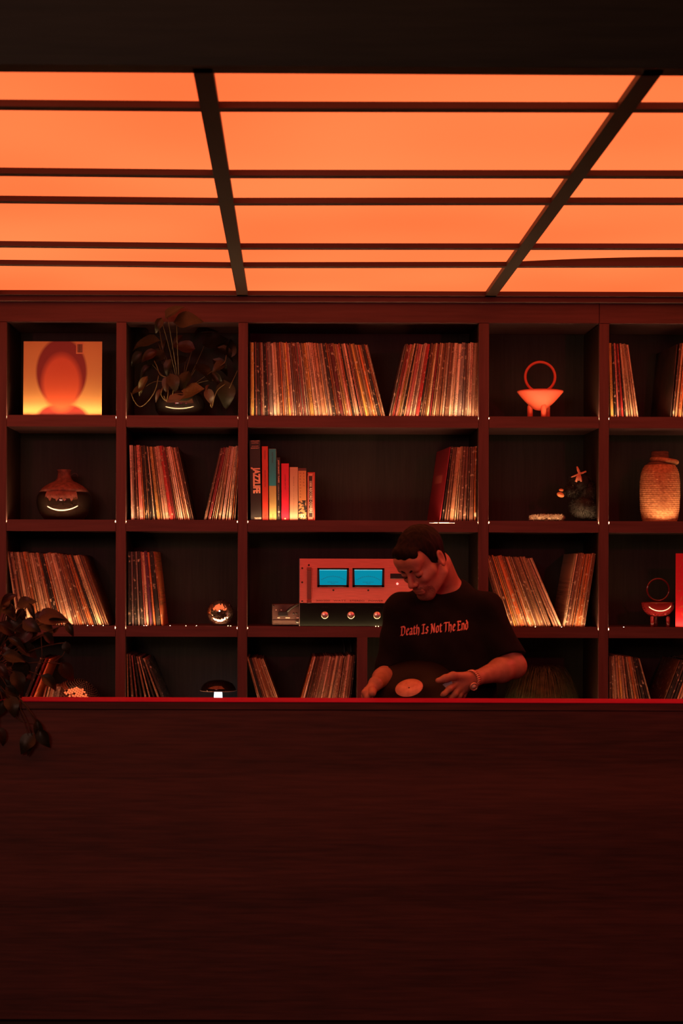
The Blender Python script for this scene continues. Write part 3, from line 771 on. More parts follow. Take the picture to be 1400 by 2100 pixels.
# ------------------------------------------------------------------ vases
Yv = D + 0.17; z0 = ROWT[1] + 0.0004
vs_ = empty('glazed_vase', (X(131, Yv), Yv, z0), 'dark glossy squat vase with a short neck and matte reddish shoulder', 'vase')
k = Yv/F
prof = [(0, 0), (34*k, 0), (40*k, 2*k), (50*k, 14*k), (55*k, 28*k), (56.5*k, 38*k), (55*k, 50*k), (51*k, 58*k)]
top_ = [(51*k, 58*k), (46*k, 65*k), (38*k, 71.5*k), (28*k, 77*k), (19*k, 81*k), (15*k, 86*k), (13*k, 93*k), (13*k, 101*k), (15*k, 104*k), (12*k, 104.5*k), (10*k, 98*k), (10*k, 84*k), (0, 80*k)]
MB().lathe(prof + [(45*k, 57*k), (0, 56*k)], 64).build('body', mat('black_glaze', (0.02, 0.012, 0.01), 0.07, coat=1.0), vs_)
M['unglazed_shoulder'] = noisy(mat('unglazed_shoulder', (.16, .04, .04), .7), (0.13, 0.045, 0.04), (0.26, 0.08, 0.07), nscale=60, bump=.4)
MB().lathe(top_, 64).build('shoulder', M['unglazed_shoulder'], vs_)
# run of glaze: uneven patch hanging below the shoulder
vsx = []; fsx = []; ns = 26
def bodyr(z):
    for (ra, za), (rb, zb_) in zip(prof, prof[1:]):
        if za <= z <= zb_ and zb_ > za: return ra+(rb-ra)*(z-za)/(zb_-za)
    return prof[-1][0]
for i in range(ns+1):
    a = -PI/2 + (i/ns-.5)*1.25; low = (44 + 3*math.sin(i*1.1) + 2*math.sin(i*2.3) - 2*(abs(i/ns-.5) < .35))*k
    for j in range(5):
        z = 58*k + (low-58*k)*j/4; r = bodyr(z)+.0008; vsx.append((r*math.cos(a), r*math.sin(a), z))
for i in range(ns):
    for j in range(4): q = i*5+j; fsx.append((q, q+1, q+6, q+5))
pydata('glaze_run', vsx, fsx, M['unglazed_shoulder'], vs_, smooth=True)
for s_ in (1,):
    pts = [Vector(((22+10*math.cos(t)*(.6+.1*t))*k, -2*k, (88+9*math.sin(t))*k)) for t in [q*.4 for q in range(13)]]
    MB().tube(pts, 0.0013, 6).build('wire_curl', flat('dark_wire', (.08, .04, .04), .35, metal=.6), vs_)

Yw = D + 0.13; z0 = ROWT[1] + 0.0004; k = Yw/F
wv = empty('woven_vase', (X(1352, Yw), Yw, z0), 'tall ribbed woven vase with a thick rope collar near the right frame edge', 'vase')
def wr(t):   # outline in px
    return float(np.interp(t, [0, .06, .2, .45, .7, .85, .93, 1], [33.5, 35.5, 38.5, 39.8, 39.6, 37.5, 34.5, 29]))
nrow = 29; seg = 64; vsx = []; fsx = []
prof_px = []
for i in range(nrow):
    for j in range(5):
        t = (i+j/5)/nrow; prof_px.append((wr(t), t*117, j/5))
prof_px.append((wr(1), 117, 0))
sub = 120
for a_i in range(sub):
    a = 2*PI*a_i/sub
    for (r, z, ph) in prof_px:
        i = int(round(z/117*nrow - ph)); bulge = math.sin(ph*PI)*1.5*(0.55+0.38*math.sin(a_i*PI/2.0*1.0 + (i % 2)*PI))
        vsx.append(((r+bulge)*k*math.cos(a), (r+bulge)*k*math.sin(a), z*k))
n = len(prof_px)
for a_i in range(sub):
    b_i = (a_i+1) % sub
    for q in range(n-1): fsx.append((a_i*n+q, b_i*n+q, b_i*n+q+1, a_i*n+q+1))
fsx.append(tuple(a_i*n for a_i in range(sub))[::-1])
wm = noisy(mat('woven_rope', (.5, .22, .1), .85), (0.34, 0.13, 0.06), (0.56, 0.25, 0.12), nscale=90)
o = pydata('body', vsx, fsx, wm, wv, smooth=True)
MB().lathe([(wr(1)*k, 117*k), (24*k, 121*k), (18*k, 125*k), (17.5*k, 144*k), (15*k, 145*k), (15*k, 128*k), (0, 122*k)], 40).build('neck', noisy(mat('rope_neck', (.2, .08, .05), .85), (.10, .04, .025), (.2, .08, .05), (1, 1, 4), 40, bump=.4), wv)
pts = [Vector(((9+25*math.cos(2*PI*i/40))*k, 25*k*math.sin(2*PI*i/40), (125.5 - 3.2*math.cos(2*PI*i/40))*k)) for i in range(40)]
MB().tube(pts, 4.6*k, 10, closed=True).build('rope_collar', wm, wv)

# ------------------------------------------------------------------ mirror balls
def mirror_ball(cx, cyv, r_px, Y, zrest, tile, label, axis, jit=.10, gap=.46):
    r = r_px*Y/F; c = Vector((X(cx, Y), Y, zrest + r))
    o = empty('mirror_ball', (c.x, c.y, zrest), label, 'mirror ball', 'mirror balls')
    core = MB().ell((0, 0, r), (r*.99,)*3, seg=32, rings=20).build('core', flat('ball_core', (.42, .36, .30), .35), o)
    R = Vector((0, 0, 1)).rotation_difference(Vector(axis)).to_matrix()
    mb = MB(); rr = random.Random(4)
    nb = int(PI*r/tile)
    for i in range(1, nb):
        th = PI*i/nb; ncol = max(4, int(2*PI*r*math.sin(th)/tile))
        for j in range(ncol):
            ph = 2*PI*j/ncol
            nrm = Vector((math.sin(th)*math.cos(ph), math.sin(th)*math.sin(ph), math.cos(th)))
            e1 = Vector((-math.sin(ph), math.cos(ph), 0)); e2 = nrm.cross(e1)
            nn = (nrm + e1*rr.uniform(-jit, jit) + e2*rr.uniform(-jit, jit)).normalized()
            a1 = e1 - nn*e1.dot(nn); a2 = nn.cross(a1)
            h_ = tile*gap; p = nrm*r
            q = [p - a1*h_ - a2*h_, p + a1*h_ - a2*h_, p + a1*h_ + a2*h_, p - a1*h_ + a2*h_]
            if a1.cross(a2).dot(nn) < 0: q = q[::-1]
            mb.add([R @ v + Vector((0, 0, r)) for v in q], [(0, 1, 2, 3)])
    t = mb.build('mirror_tile', flat('mirror_glass', (0.9, 0.9, 0.9), 0.03, metal=1.0), o); t['kind'] = 'stuff'
    return o
mirror_ball(452, 0, 27, D+0.072, ROWT[2]+.0004, 0.0058, 'small mirror ball on the third shelf beside the dark records', (.7, -.45, .6))
mirror_ball(157, 0, 50, D+0.12, ROWT[3]+.0004, 0.0095, 'large mirror ball low on the bottom left shelf', (.45, -.25, .85), .03, .43)

# ------------------------------------------------------------------ mushroom lamp
Yl = D + 0.12; z0 = ROWT[3] + .0004; k = Yl/F
ml = empty('mushroom_lamp', (X(448, Yl), Yl, z0), 'small mushroom lamp with dark glossy dome and glowing white stem', 'lamp')
base_v = zs(1497.5)
hs_ = Z(1416.5, Yl) - z0
MB().lathe([(0, 0), (24*k, 0), (25*k, 3*k), (20*k, 6*k), (0, 7*k)], 40).build('base', flat('lamp_black', (.02, .015, .015), .15), ml)
MB().lathe([(13.5*k, 6.5*k), (10.5*k, 14*k), (9.6*k, 40*k), (8.6*k, hs_*.86), (7.8*k, hs_+1*k), (0, hs_+1.2*k)], 32).build('stem', mat('opal_stem', (.9, .9, .9), .4, emit=(0.62, 0.86, 1.0), estr=2.2), ml)
dome = [(0, hs_+22*k), (10*k, hs_+21.6*k), (20*k, hs_+19.5*k), (29*k, hs_+14.5*k), (34.5*k, hs_+7*k), (37*k, hs_+0*k)]
MB().lathe(dome + [(36.3*k, hs_-.2*k), (33.5*k, hs_+6.6*k), (28*k, hs_+13.8*k), (19*k, hs_+18.5*k), (10*k, hs_+20.4*k), (0, hs_+20.8*k)], 64).build('shade', mat('dark_chrome_shade', (.10, .06, .06), .10, metal=.9), ml)
MB().tube([Vector((37.1*k*math.cos(2*PI*i/48), 37.1*k*math.sin(2*PI*i/48), hs_)) for i in range(48)], .0009, 6, closed=True).build('rim', flat('pale_rim', (.5, .35, .32), .4), ml)

# ------------------------------------------------------------------ stereo amplifier
Ya = D + 0.030; za = ROWT[2] + .0004
xa0, xa1 = X(614.5, Ya), X(851.5, Ya)
amp = empty('stereo_amplifier', ((xa0+xa1)/2, Ya, za), 'large hi-fi amplifier with silver upper panel, black lower panel and two lit cyan meters', 'amplifier')
ax = lambda u: X(u, Ya) - (xa0+xa1)/2
az = lambda v: Z(v, Ya) - za
hw = (xa1-xa0)/2
silver = noisy(mat('brushed_champagne_metal', (.75, .30, .24), .42, spec=.5), (0.72, 0.22, 0.22), (0.86, 0.28, 0.28), (0.3, 1, 9), 60, 2)
blk = mat('black_glass_panel', (.0028, .0036, .0030), .35, spec=.12)
topv = az(1145.5)
MB().box(-hw+.012, hw-.012, 0.006, .32, 0.006, topv-.006).build('chassis', flat('dark_chassis', (.03, .03, .03), .5), amp)
MB().box(-hw, hw, 0, .006, az(1236.5), topv, .001).build('upper_panel', silver, amp)
MB().box(-hw, hw, -.0006, .006, .002, az(1237.2), .001).build('lower_panel', blk, amp)
MB().box(-hw-.0016, -hw-.0002, -.001, .012, .002, topv).build('side_strip', flat('edge_metal', (.5, .4, .38), .3, metal=.8), amp)
for i, (cu, cvv) in enumerate(((719.5, 1261),)*0): pass
met_glass = []
def meter(u0, u1, v0, v1):
    f = MB()
    x0, x1, z1, z0_ = ax(u0), ax(u1), az(v0), az(v1)
    t = .0085; y0 = -.006
    f.box(x0, x1, y0, .001, z1-t*.85, z1, .0006).box(x0, x1, y0, .001, z0_, z0_+t*1.0, .0006)
    f.add([(x0, y0, z0_), (x0+t*1.2, y0, z0_), (x0+t*.9, y0, z1), (x0, y0, z1), (x0, .001, z0_), (x0+t*1.2, .001, z0_), (x0+t*.9, .001, z1), (x0, .001, z1)], [(0,1,2,3),(1,5,6,2),(0,3,7,4)])
    f.add([(x1, y0, z0_), (x1-t*1.2, y0, z0_), (x1-t*.9, y0, z1), (x1, y0, z1), (x1, .001, z0_), (x1-t*1.2, .001, z0_), (x1-t*.9, .001, z1), (x1, .001, z1)], [(3,2,1,0),(2,6,5,1),(4,7,3,0)])
    m_ = f.build('meter', flat('meter_bezel', (.008, .008, .009), .3), amp)
    m_['label'] = 'black-framed power meter with lit cyan face'
    face = MB().box(x0+.007, x1-.007, -.0015, -.0008, z0_+.008, z1-.0065).build('meter_face', mat('lit_cyan_face', (0, .02, .03), .6, spec=.05, emit=(0.0, 0.245, 0.36), estr=1.0), m_)
    face['label'] = 'glowing cyan meter face'
    MB().box(x0+.0085, x1-.0085, -.003, -.0018, z1-.0098, z1-.0076).build('meter_lamp', mat('cyan_lamp', (0, .05, .06), .5, emit=(0.18, 0.75, 0.85), estr=1.0), m_)
    ink = flat('meter_ink', (0.0, 0.02, 0.03), .6)
    cx = (x0+x1)/2; R = .085; zc = (z0_+z1)/2 - R + .004
    mb = MB(); N = 24
    for i in range(N):
        a0 = math.radians(90+34-68*i/N); a1 = math.radians(90+34-68*(i+1)/N)
        R1 = R + .0007
        mb.add([(cx+R*math.cos(a0), -.0019, zc+R*math.sin(a0)), (cx+R*math.cos(a1), -.0019, zc+R*math.sin(a1)), (cx+R1*math.cos(a1), -.0019, zc+R1*math.sin(a1)), (cx+R1*math.cos(a0), -.0019, zc+R1*math.sin(a0))], [(0,1,2,3)])
    for i in range(13):
        a = math.radians(90+34-68*i/12); n_ = Vector((-math.sin(a), 0, math.cos(a)))*.00035
        p = Vector((cx+(R+.0007)*math.cos(a), -.0019, zc+(R+.0007)*math.sin(a))); q = p + Vector((math.cos(a), 0, math.sin(a)))*(.005 if i % 3 == 0 else .003)
        mb.add([p-n_, p+n_, q+n_, q-n_], [(0,1,2,3)])
    mb.build('scale', ink, m_)
    vs, fs, wd = text_mesh('POWER OUTPUT', .003, .045); pydata('scale_text', [v+Vector((cx-.0225, -.0019, z0_+.019)) for v in vs], fs, ink, m_)
    vs, fs, wd = text_mesh('WATTS', .003, .016); pydata('scale_text', [v+Vector((cx-.008, -.0019, z0_+.013)) for v in vs], fs, ink, m_)
meter(650.5, 715, 1164.5, 1203.5); meter(722.5, 787.5, 1164.5, 1203.5)
for u in (666, 719.5, 773, 826.5):
    kb = MB().lathe([(.0148, 0), (.0155, .002), (.0150, .016), (.0135, .0172), (0, .0172)], 32, M=Matrix.Translation((ax(u), 0, az(1261))) @ Matrix.Rotation(PI/2, 4, 'X')).build('knob', mat('spun_aluminium', (.80, .66, .58), .28, metal=.85), amp)
    kb['label'] = 'round spun metal knob'
    MB().box(ax(u)-.0006, ax(u)+.0006, -.0176, -.0171, az(1261)+.004, az(1261)+.014).build('pointer_line', ink_d, kb)
    text_part({666: 'LEFT GAIN', 719.5: 'METER RANGE', 773: 'RIGHT GAIN'}.get(u, 'SPEAKERS'), .0028, .028, flat('dim_green_print', (.03, .05, .035)), amp, (ax(u)-.014, -.0012, az(1245.5)), name='lettering')
for u, v in ((619.5, 1165), (619.5, 1194), (619.5, 1233), (683.5, 1210), (755, 1210), (633, 1158.5)):
    MB().lathe([(0, 0), (.0042, 0), (.0042, .0018), (.003, .0026), (0, .0026)], 12, M=Matrix.Translation((ax(u), 0, az(v))) @ Matrix.Rotation(PI/2, 4, 'X')).build('screw', flat('dark_screw', (.06, .02, .02), .4), amp)
hd = MB().box(ax(629.5), ax(638), -.022, -.014, az(1228.5), az(1169.5), .001)
for q in range(26):
    zz = az(1228)+(az(1171)-az(1228))*q/26; hd.box(ax(630), ax(637.5), -.0228, -.0215, zz, zz+.0022)
hdo = hd.build('rack_handle', flat('knurled_handle', (.26, .11, .09), .45, metal=.5), amp)
for va, vb in ((1236.5, 1230), (1169.5, 1163)):
    MB().box(ax(629), ax(638.3), -.022, .0, az(va), az(vb), .001).build('handle_post', flat('handle_end', (.30, .07, .06), .4), hdo)
MB().box(ax(800), ax(834), -.003, .001, az(1186), az(1175.5), .0008).build('power_switch', flat('switch_black', (.01, .01, .012), .35), amp)
MB().ell((ax(814.5), -.002, az(1196.5)), (.0048, .004, .0048), seg=16, rings=10).build('indicator_lamp', mat('lit_indicator', (1, .5, .4), .4, emit=(1.0, .42, .34), estr=1.3), amp)
text_part('300/300   WATT   STEREO   POWER   AMPLIFIER', 3.0/PXM, 186/PXM, flat('maroon_print', (.10, .012, .012)), amp, (ax(648), -.0006, az(1233)), 0, bold=.012)

# small device left of the amplifier
Yd = D+.05; k = Yd/F
dv = empty('metal_case', (X(586, Yd), Yd, za), 'small dim metal box with a black block, beside the amplifier', 'audio device')
dx = lambda u: X(u, Yd) - X(586, Yd)
dz = lambda v: Z(v, Yd) - za
case_m = noisy(mat('dim_brown_metal', (.14, .07, .055), .45), (0.045, .022, .02), (.075, .036, .032), nscale=20)
MB().box(dx(558), dx(613.2), 0, .12, .004, dz(1238.8), .0015).build('case', case_m, dv)
MB().box(dx(559.5), dx(613), -.004, .004, dz(1279), dz(1271.5), .001).build('front_rail', flat('dim_rail', (.05, .025, .022), .4), dv)
MB().box(dx(571), dx(590), -.016, .002, dz(1263.5), dz(1254), .0015).build('black_block', flat('switch_black', (0, 0, 0)), dv)
pts = [Vector((dx(587), -.01, dz(1256))), Vector((dx(596), -.012, dz(1247))), Vector((dx(606), -.012, dz(1241))), Vector((dx(613), -.012, dz(1237)))]
MB().tube(pts, .0055, 8).build('black_arm', M['switch_black'], dv)
for u0, u1, v in ((569, 574, 1267), (585.5, 594.5, 1267), (608, 613, 1267), (565, 567.5, 1251), (575.5, 578, 1251)):
    MB().box(dx(u0), dx(u1), -.0015, .001, dz(v+1), dz(v-1)).build('bright_stud', flat('stud_metal', (.75, .6, .52), .3, metal=.3), dv)
for u, v in ((602, 1258), (608, 1258), (560.5, 1242)):
    MB().lathe([(0, 0), (.004, 0), (.004, .002), (0, .002)], 10, M=Matrix.Translation((dx(u), 0, dz(v))) @ Matrix.Rotation(PI/2, 4, 'X')).build('hole_plug', M['switch_black'], dv)
kb = MB().lathe([(.010, 0), (.011, .006), (.009, .012), (0, .013)], 20, M=Matrix.Translation((dx(611.0), -.001, dz(1274.5))) @ Matrix.Rotation(PI/2, 4, 'X')).build('round_knob', M['switch_black'], dv)

# hanging cables in the lowest middle bay
for i, (pp) in enumerate((((701, 1306.6), (704, 1314), (706, 1324), (706.5, 1336)), ((711, 1306.6), (716, 1312), (719, 1320), (720, 1335)))):
    pts = [Vector((X(u, D+.33), D+.33, ROWB[2]-.001 if j == 0 else Z(v, D+.33))) for j, (u, v) in enumerate(pp)]
    pts.append(pts[-1]+Vector((.01, .0, -.20)))
    c_ = MB().tube(pts, .0028, 8).build('hanging_cable', flat('grey_cable', (.10, .11, .12), .5))
    tag(c_, ('left' if i == 0 else 'right') + ' one of two grey cables hanging behind the lowest records', 'cable', 'hanging cables')

# seven-inch records and the slim bright sleeve, lowest shelf at left
def single(u, ang, t, c, lab, hgt=.180, dep=.18, y=D+.035):
    me = sleeve_mesh(t, hgt); a = math.radians(ang)
    o = bpy.data.objects.new('record_sleeve', me); COL.objects.link(o)
    o.rotation_euler = (0, a, 0); o.scale = (1, dep/LPD, 1)
    o.location = (X(u, y), y, ROWT[3]+.0004+t/2*math.sin(abs(a))); o.color = (*c, 1)
    return tag(o, lab, 'record', 'small records and sleeves, lowest left bay')
for i, (u, c, cn) in enumerate(((76, (.30, .12, .08), 'brown'), (82.5, (.62, .45, .30), 'cream'), (88.5, (.42, .22, .14), 'tan'), (93.5, (.62, .5, .38), 'pale'), (98.5, (.3, .25, .22), 'grey'), (103.5, (.72, .62, .5), 'white'))):
    single(u, 13, .0095 if i else .007, c, f'small {cn} record sleeve left of the large mirror ball')
for u, ang, t, c, l in ((38.0, 21.8, .0080, (.30, .02, .02), 'dim red record sleeve left of the bright slim one'), (29, 21.4, .012, (.03, .02, .02), 'black record sleeve farthest left in the lowest left bay')):
    single(u, ang, t, c, l, LPH, LPD)
gl = single(44.0, 22.3, .0055, (.85, .20, .10), 'slim bright orange-red sleeve leaning right in the lowest left bay', LPH, LPD, D+.02)
gl.data = gl.data.copy(); gl.data.materials[0] = flat('bright_orange_card', (.95, .26, .12), .35)

# dark plush creature, second shelf
Yp = D+.10; k = Yp/F; z0 = ROWT[1]+.0004
pl = empty('plush_creature', (X(1180, Yp), Yp, z0), 'dark shaggy plush creature with orange beak and reddish bow on its head', 'toy')
pxl = lambda u, v, y=0: Vector((X(u, Yp+y)-X(1180, Yp), y, Z(v, Yp+y)-z0))
fur_d = noisy(mat('dark_fur', (.03, .025, .022), .9), (.006, .005, .005), (.024, .020, .018), nscale=50)
fur_l = noisy(mat('pale_fur', (.4, .3, .22), .9), (.25, .17, .13), (.62, .48, .36), nscale=50)
def furry(name, ells, m_, n, ln, seed, down=.5):
    rr = random.Random(seed); mb = MB()
    for c, r in ells:
        mb.ell(c, r, seg=16, rings=10)
    for c, r in ells:
        for q in range(n):
            d = Vector((rr.gauss(0,1), rr.gauss(0,1), rr.gauss(0,1))).normalized()
            p = Vector((c[0]+d.x*r[0]*.96, c[1]+d.y*r[1]*.96, c[2]+d.z*r[2]*.96))
            t = (d + Vector((rr.uniform(-.5,.5), rr.uniform(-.5,.5), -down+rr.uniform(-.5,.5)))).normalized()*ln*rr.uniform(.6, 1.2)
            s_ = t.cross(Vector((rr.uniform(-1,1), rr.uniform(-1,1), rr.uniform(-1,1)))).normalized()*.0011
            if (p+t).z < .0005: t.z = abs(t.z)*.2
            mb.add([p-s_, p+s_, p+t], [(0,1,2)])
    return mb.build(name, m_, pl)
furry('body', [(pxl(1196, 1040), (.055, .06, .052)), (pxl(1203, 1012, .01), (.042, .05, .06))], fur_d, 1500, .016, 1)
furry('head', [(pxl(1186, 990), (.046, .045, .042)), (pxl(1172, 1004, -.01), (.032, .03, .022))], fur_d, 1100, .013, 2)
furry('foot', [(pxl(u_, 1061.3, -.035), (.014, .016, .0100)) for u_ in (1094, 1104, 1114, 1124, 1134, 1144)], fur_l, 380, .011, 3, -.3)
furry('foot', [(pxl(u_, 1060.5, .03), (.016, .016, .0110)) for u_ in (1112, 1124, 1136, 1148)], fur_l, 200, .011, 4, -.3)
furry('tail', [(pxl(1213, 1052, -.02), (.022, .03, .028))], fur_d, 500, .018, 5)
bk_ = MB().ell(pxl(1148.5, 1013, -.03), (.0165, .013, .0105), M=Matrix.Rotation(.35, 3, 'Y'), seg=16, rings=10).ell(pxl(1150, 1003.5, -.03), (.010, .010, .0065), M=Matrix.Rotation(.15, 3, 'Y'), seg=16, rings=10).build('beak', flat('orange_felt', (.62, .22, .09), .7), pl)
bow = MB(); yb_ = -.052
def strip(a, b, w_): bow.tube([pxl(*a, yb_), pxl((a[0]+b[0])/2, (a[1]+b[1])/2, yb_-.002), pxl(*b, yb_)], [w_*.5, w_, w_*.8], 8)
strip((1182, 955), (1188, 972), .006); strip((1170, 977), (1201, 965), .0045); strip((1186, 970), (1180, 986.5), .006); strip((1187, 970), (1186, 984), .005); strip((1188, 970), (1191, 986), .005)
bow.ell(pxl(1187, 969, yb_-.002), (.007, .006, .007), seg=12, rings=8)
bow.build('bow', flat('straw_red', (.60, .22, .15), .8), pl)
for u in (1174, 1184):
    MB().ell(pxl(u, 993, -.047), (.004, .004, .004), seg=10, rings=6).build('eye', flat('bead_eye', (.01, .01, .01), .1), pl)
# ------------------------------------------------------------------ implicit surfaces for the figure
class Vol:
    def __init__(s, lo, hi, h):
        s.lo = np.array(lo, np.float32); s.h = h
        s.n = np.ceil((np.array(hi)-np.array(lo))/h).astype(int)+1
        s.d = np.full(tuple(s.n), 0.2, np.float32)
        s.ax = [s.lo[i] + h*np.arange(s.n[i], dtype=np.float32) for i in range(3)]
    def sl(s, lo, hi):
        a = np.clip(np.floor((np.array(lo)-s.lo)/s.h).astype(int), 0, s.n-1)
        b = np.clip(np.ceil((np.array(hi)-s.lo)/s.h).astype(int)+1, 1, s.n)
        if np.any(b <= a): return None
        idx = tuple(slice(a[i], b[i]) for i in range(3))
        P = np.stack(np.meshgrid(*[s.ax[i][idx[i]] for i in range(3)], indexing='ij'), -1)
        return idx, P
    def mix(s, idx, v, k, op='add'):
        a = s.d[idx]
        if op == 'add':
            if k > 0:
                h = np.maximum(k-np.abs(a-v), 0)/k; s.d[idx] = np.minimum(a, v) - h*h*k*.25
            else: s.d[idx] = np.minimum(a, v)
        else:
            v = -v
            if k > 0:
                h = np.maximum(k-np.abs(a-v), 0)/k; s.d[idx] = np.maximum(a, v) + h*h*k*.25
            else: s.d[idx] = np.maximum(a, v)
    def cap(s, a, b, ra, rb=None, k=0.01, op='add'):
        rb = ra if rb is None else rb
        a = np.array(a, np.float32); b = np.array(b, np.float32); m = max(ra, rb)+max(k, .0)+.012
        r = s.sl(np.minimum(a, b)-m, np.maximum(a, b)+m)
        if r is None: return
        idx, P = r; ab = b-a; L = float(ab @ ab)+1e-12
        t = np.clip(((P-a) @ ab)/L, 0, 1)
        v = np.linalg.norm(P-a-t[..., None]*ab, axis=-1) - (ra+(rb-ra)*t)
        s.mix(idx, v, k, op)
    def ell(s, c, r, R=None, k=0.01, op='add'):
        c = np.array(c, np.float32); m = max(r)+max(k, 0)+.012
        q = s.sl(c-m, c+m)
        if q is None: return
        idx, P = q; Q = P-c
        if R is not None: Q = Q @ np.array(R, np.float32)      # world -> local (columns of R are local axes)
        r = np.array(r, np.float32)
        k0 = np.linalg.norm(Q/r, axis=-1); k1 = np.linalg.norm(Q/(r*r), axis=-1)+1e-9
        s.mix(idx, k0*(k0-1)/k1, k, op)
    def net(s):
        d = s.d; ins = d < 0
        cells = np.zeros(tuple(s.n-1), bool)
        c8 = [ins[i:i+s.n[0]-1, j:j+s.n[1]-1, l:l+s.n[2]-1] for i in (0,1) for j in (0,1) for l in (0,1)]
        anyi = np.zeros_like(cells); alli = np.ones_like(cells)
        for c in c8: anyi |= c; alli &= c
        cells = anyi & ~alli
        ids = np.full(cells.shape, -1, np.int64); idx = np.argwhere(cells); ids[cells] = np.arange(len(idx))
        acc = np.zeros((len(idx), 3)); cnt = np.zeros(len(idx))
        off = [(i, j, l) for i in (0,1) for j in (0,1) for l in (0,1)]
        for a in off:
            for b in off:
                if sum(b) - sum(a) == 1 and all(b[q] >= a[q] for q in range(3)):
                    A = idx+np.array(a); B = idx+np.array(b)
                    da = d[A[:,0], A[:,1], A[:,2]]; db = d[B[:,0], B[:,1], B[:,2]]
                    mk = (da < 0) != (db < 0)
                    t = np.where(mk, da/np.where(mk, da-db, 1), 0)[:, None]
                    acc += np.where(mk[:, None], A+(B-A)*t, 0); cnt += mk
        v = s.lo + s.h*acc/cnt[:, None]
        F_ = []
        for axq in range(3):
            o1, o2 = (axq+1) % 3, (axq+2) % 3
            sh = [slice(None)]*3; sh2 = [slice(None)]*3; sh[axq] = slice(0, -1); sh2[axq] = slice(1, None)
            A = ins[tuple(sh)]; B = ins[tuple(sh2)]
            e = np.argwhere(A != B)
            e = e[(e[:, o1] > 0) & (e[:, o2] > 0) & (e[:, o1] < s.n[o1]-1) & (e[:, o2] < s.n[o2]-1)]
            fl = A[e[:,0], e[:,1], e[:,2]]
            def cid(da, db):
                q = e.copy(); q[:, o1] -= da; q[:, o2] -= db; return ids[q[:,0], q[:,1], q[:,2]]
            quad = np.stack([cid(1,1), cid(0,1), cid(0,0), cid(1,0)], 1)
            quad[~fl] = quad[~fl][:, ::-1]
            F_.append(quad)
        Fq = np.concatenate(F_); Fq = Fq[(Fq >= 0).all(1)]
        return v, Fq
    def build(s, name, m_, parent, smooth=2):
        v, f = s.net()
        for _ in range(smooth):      # light Laplacian relax
            e = np.concatenate([f[:, [0,1]], f[:, [1,2]], f[:, [2,3]], f[:, [3,0]]])
            sm = np.zeros_like(v); c = np.zeros(len(v))
            np.add.at(sm, e[:,0], v[e[:,1]]); np.add.at(c, e[:,0], 1)
            np.add.at(sm, e[:,1], v[e[:,0]]); np.add.at(c, e[:,1], 1)
            v = v*.5 + .5*sm/np.maximum(c, 1)[:, None]
        me = bpy.data.meshes.new(name)
        me.vertices.add(len(v)); me.vertices.foreach_set('co', v.astype(np.float32).ravel())
        me.loops.add(len(f)*4); me.loops.foreach_set('vertex_index', f.astype(np.int32).ravel())
        me.polygons.add(len(f)); me.polygons.foreach_set('loop_start', np.arange(len(f), dtype=np.int32)*4)
        me.polygons.foreach_set('loop_total', np.full(len(f), 4, np.int32))
        me.update(calc_edges=True); me.validate()
        me.polygons.foreach_set('use_smooth', [True]*len(me.polygons))
        me.materials.append(m_)
        o = link(name, me, parent)
        return o

# ------------------------------------------------------------------ the man
person = empty('person', (X(905, 5.95), 5.95, 0), 'dark-haired man in a black T-shirt, head bowed, handling a vinyl record behind the counter', 'person')
PB = Vector(person.location)
HC = at(869, 1148, 5.86)                                  # head centre
yaw, pit = math.radians(44), math.radians(39)
Fw = Vector((-math.sin(yaw)*math.cos(pit), -math.cos(yaw)*math.cos(pit), -math.sin(pit)))
Lw = Vector((math.cos(yaw), -math.sin(yaw), 0))
Uw = Lw.cross(Fw)*-1
if Uw.z < 0: Uw = -Uw
roll = math.radians(3)
Lw, Uw = Lw*math.cos(roll)+Uw*math.sin(roll), Uw*math.cos(roll)-Lw*math.sin(roll)
RH = np.array([[Lw.x, Fw.x, Uw.x], [Lw.y, Fw.y, Uw.y], [Lw.z, Fw.z, Uw.z]])
def hp(x, y, z): return HC + Lw*x + Fw*y + Uw*z
skin = noisy(mat('skin', (.5, .26, .19), .5, spec=.4), (0.38, 0.18, 0.13), (0.47, 0.235, 0.17), nscale=40)
hairm = noisy(mat('dark_hair', (.02, .012, .01), .6, spec=.12), (.003, .0025, .003), (.009, .006, .006), (1, 1, .3), 160, 3, bump=.9)

SHL = at(993, 1249, 5.93); SHR = at(826, 1254, 5.93)     # his left / right shoulder
ELL = at(1053, 1366, 5.90); ELR = at(795, 1384, 5.92)
WRL = at(975, 1391, 5.765); WRR = at(770, 1402, 5.74)
NB = at(908, 1205, 5.99)
PEL = Vector((X(915, 5.98), 6.0, CZ-.56))
lo = (X(735, 5.9), 5.55, CZ-.72); hi = (X(1100, 5.9), 6.2, CZ+.19)
B = Vol(lo, hi, 0.0027)
# torso under the shirt
B.ell(at(912, 1300, 6.0), (.150, .095, .17), k=.03)
B.cap(at(912, 1290, 6.0), PEL, .105, .12, k=.05)
B.cap(at(905, 1222, 6.0), SHL, .058, .05, k=.03); B.cap(at(905, 1222, 6.0), SHR, .058, .05, k=.03)
B.cap(SHL, ELL, .052, .041, k=.03); B.cap(SHR, ELR, .05, .04, k=.03)
# forearms taper to the wrists
mL = ELL.lerp(WRL, .35); mR = ELR.lerp(WRR, .4)
B.cap(ELL, mL, .042, .041, k=.02); B.cap(mL, WRL, .041, .0235, k=.02)
B.cap(ELR, mR, .038, .034, k=.02); B.cap(mR, WRR, .034, .0225, k=.02)
# neck
B.cap(hp(0, -.035, -.055), NB, .056, .064, k=.03)
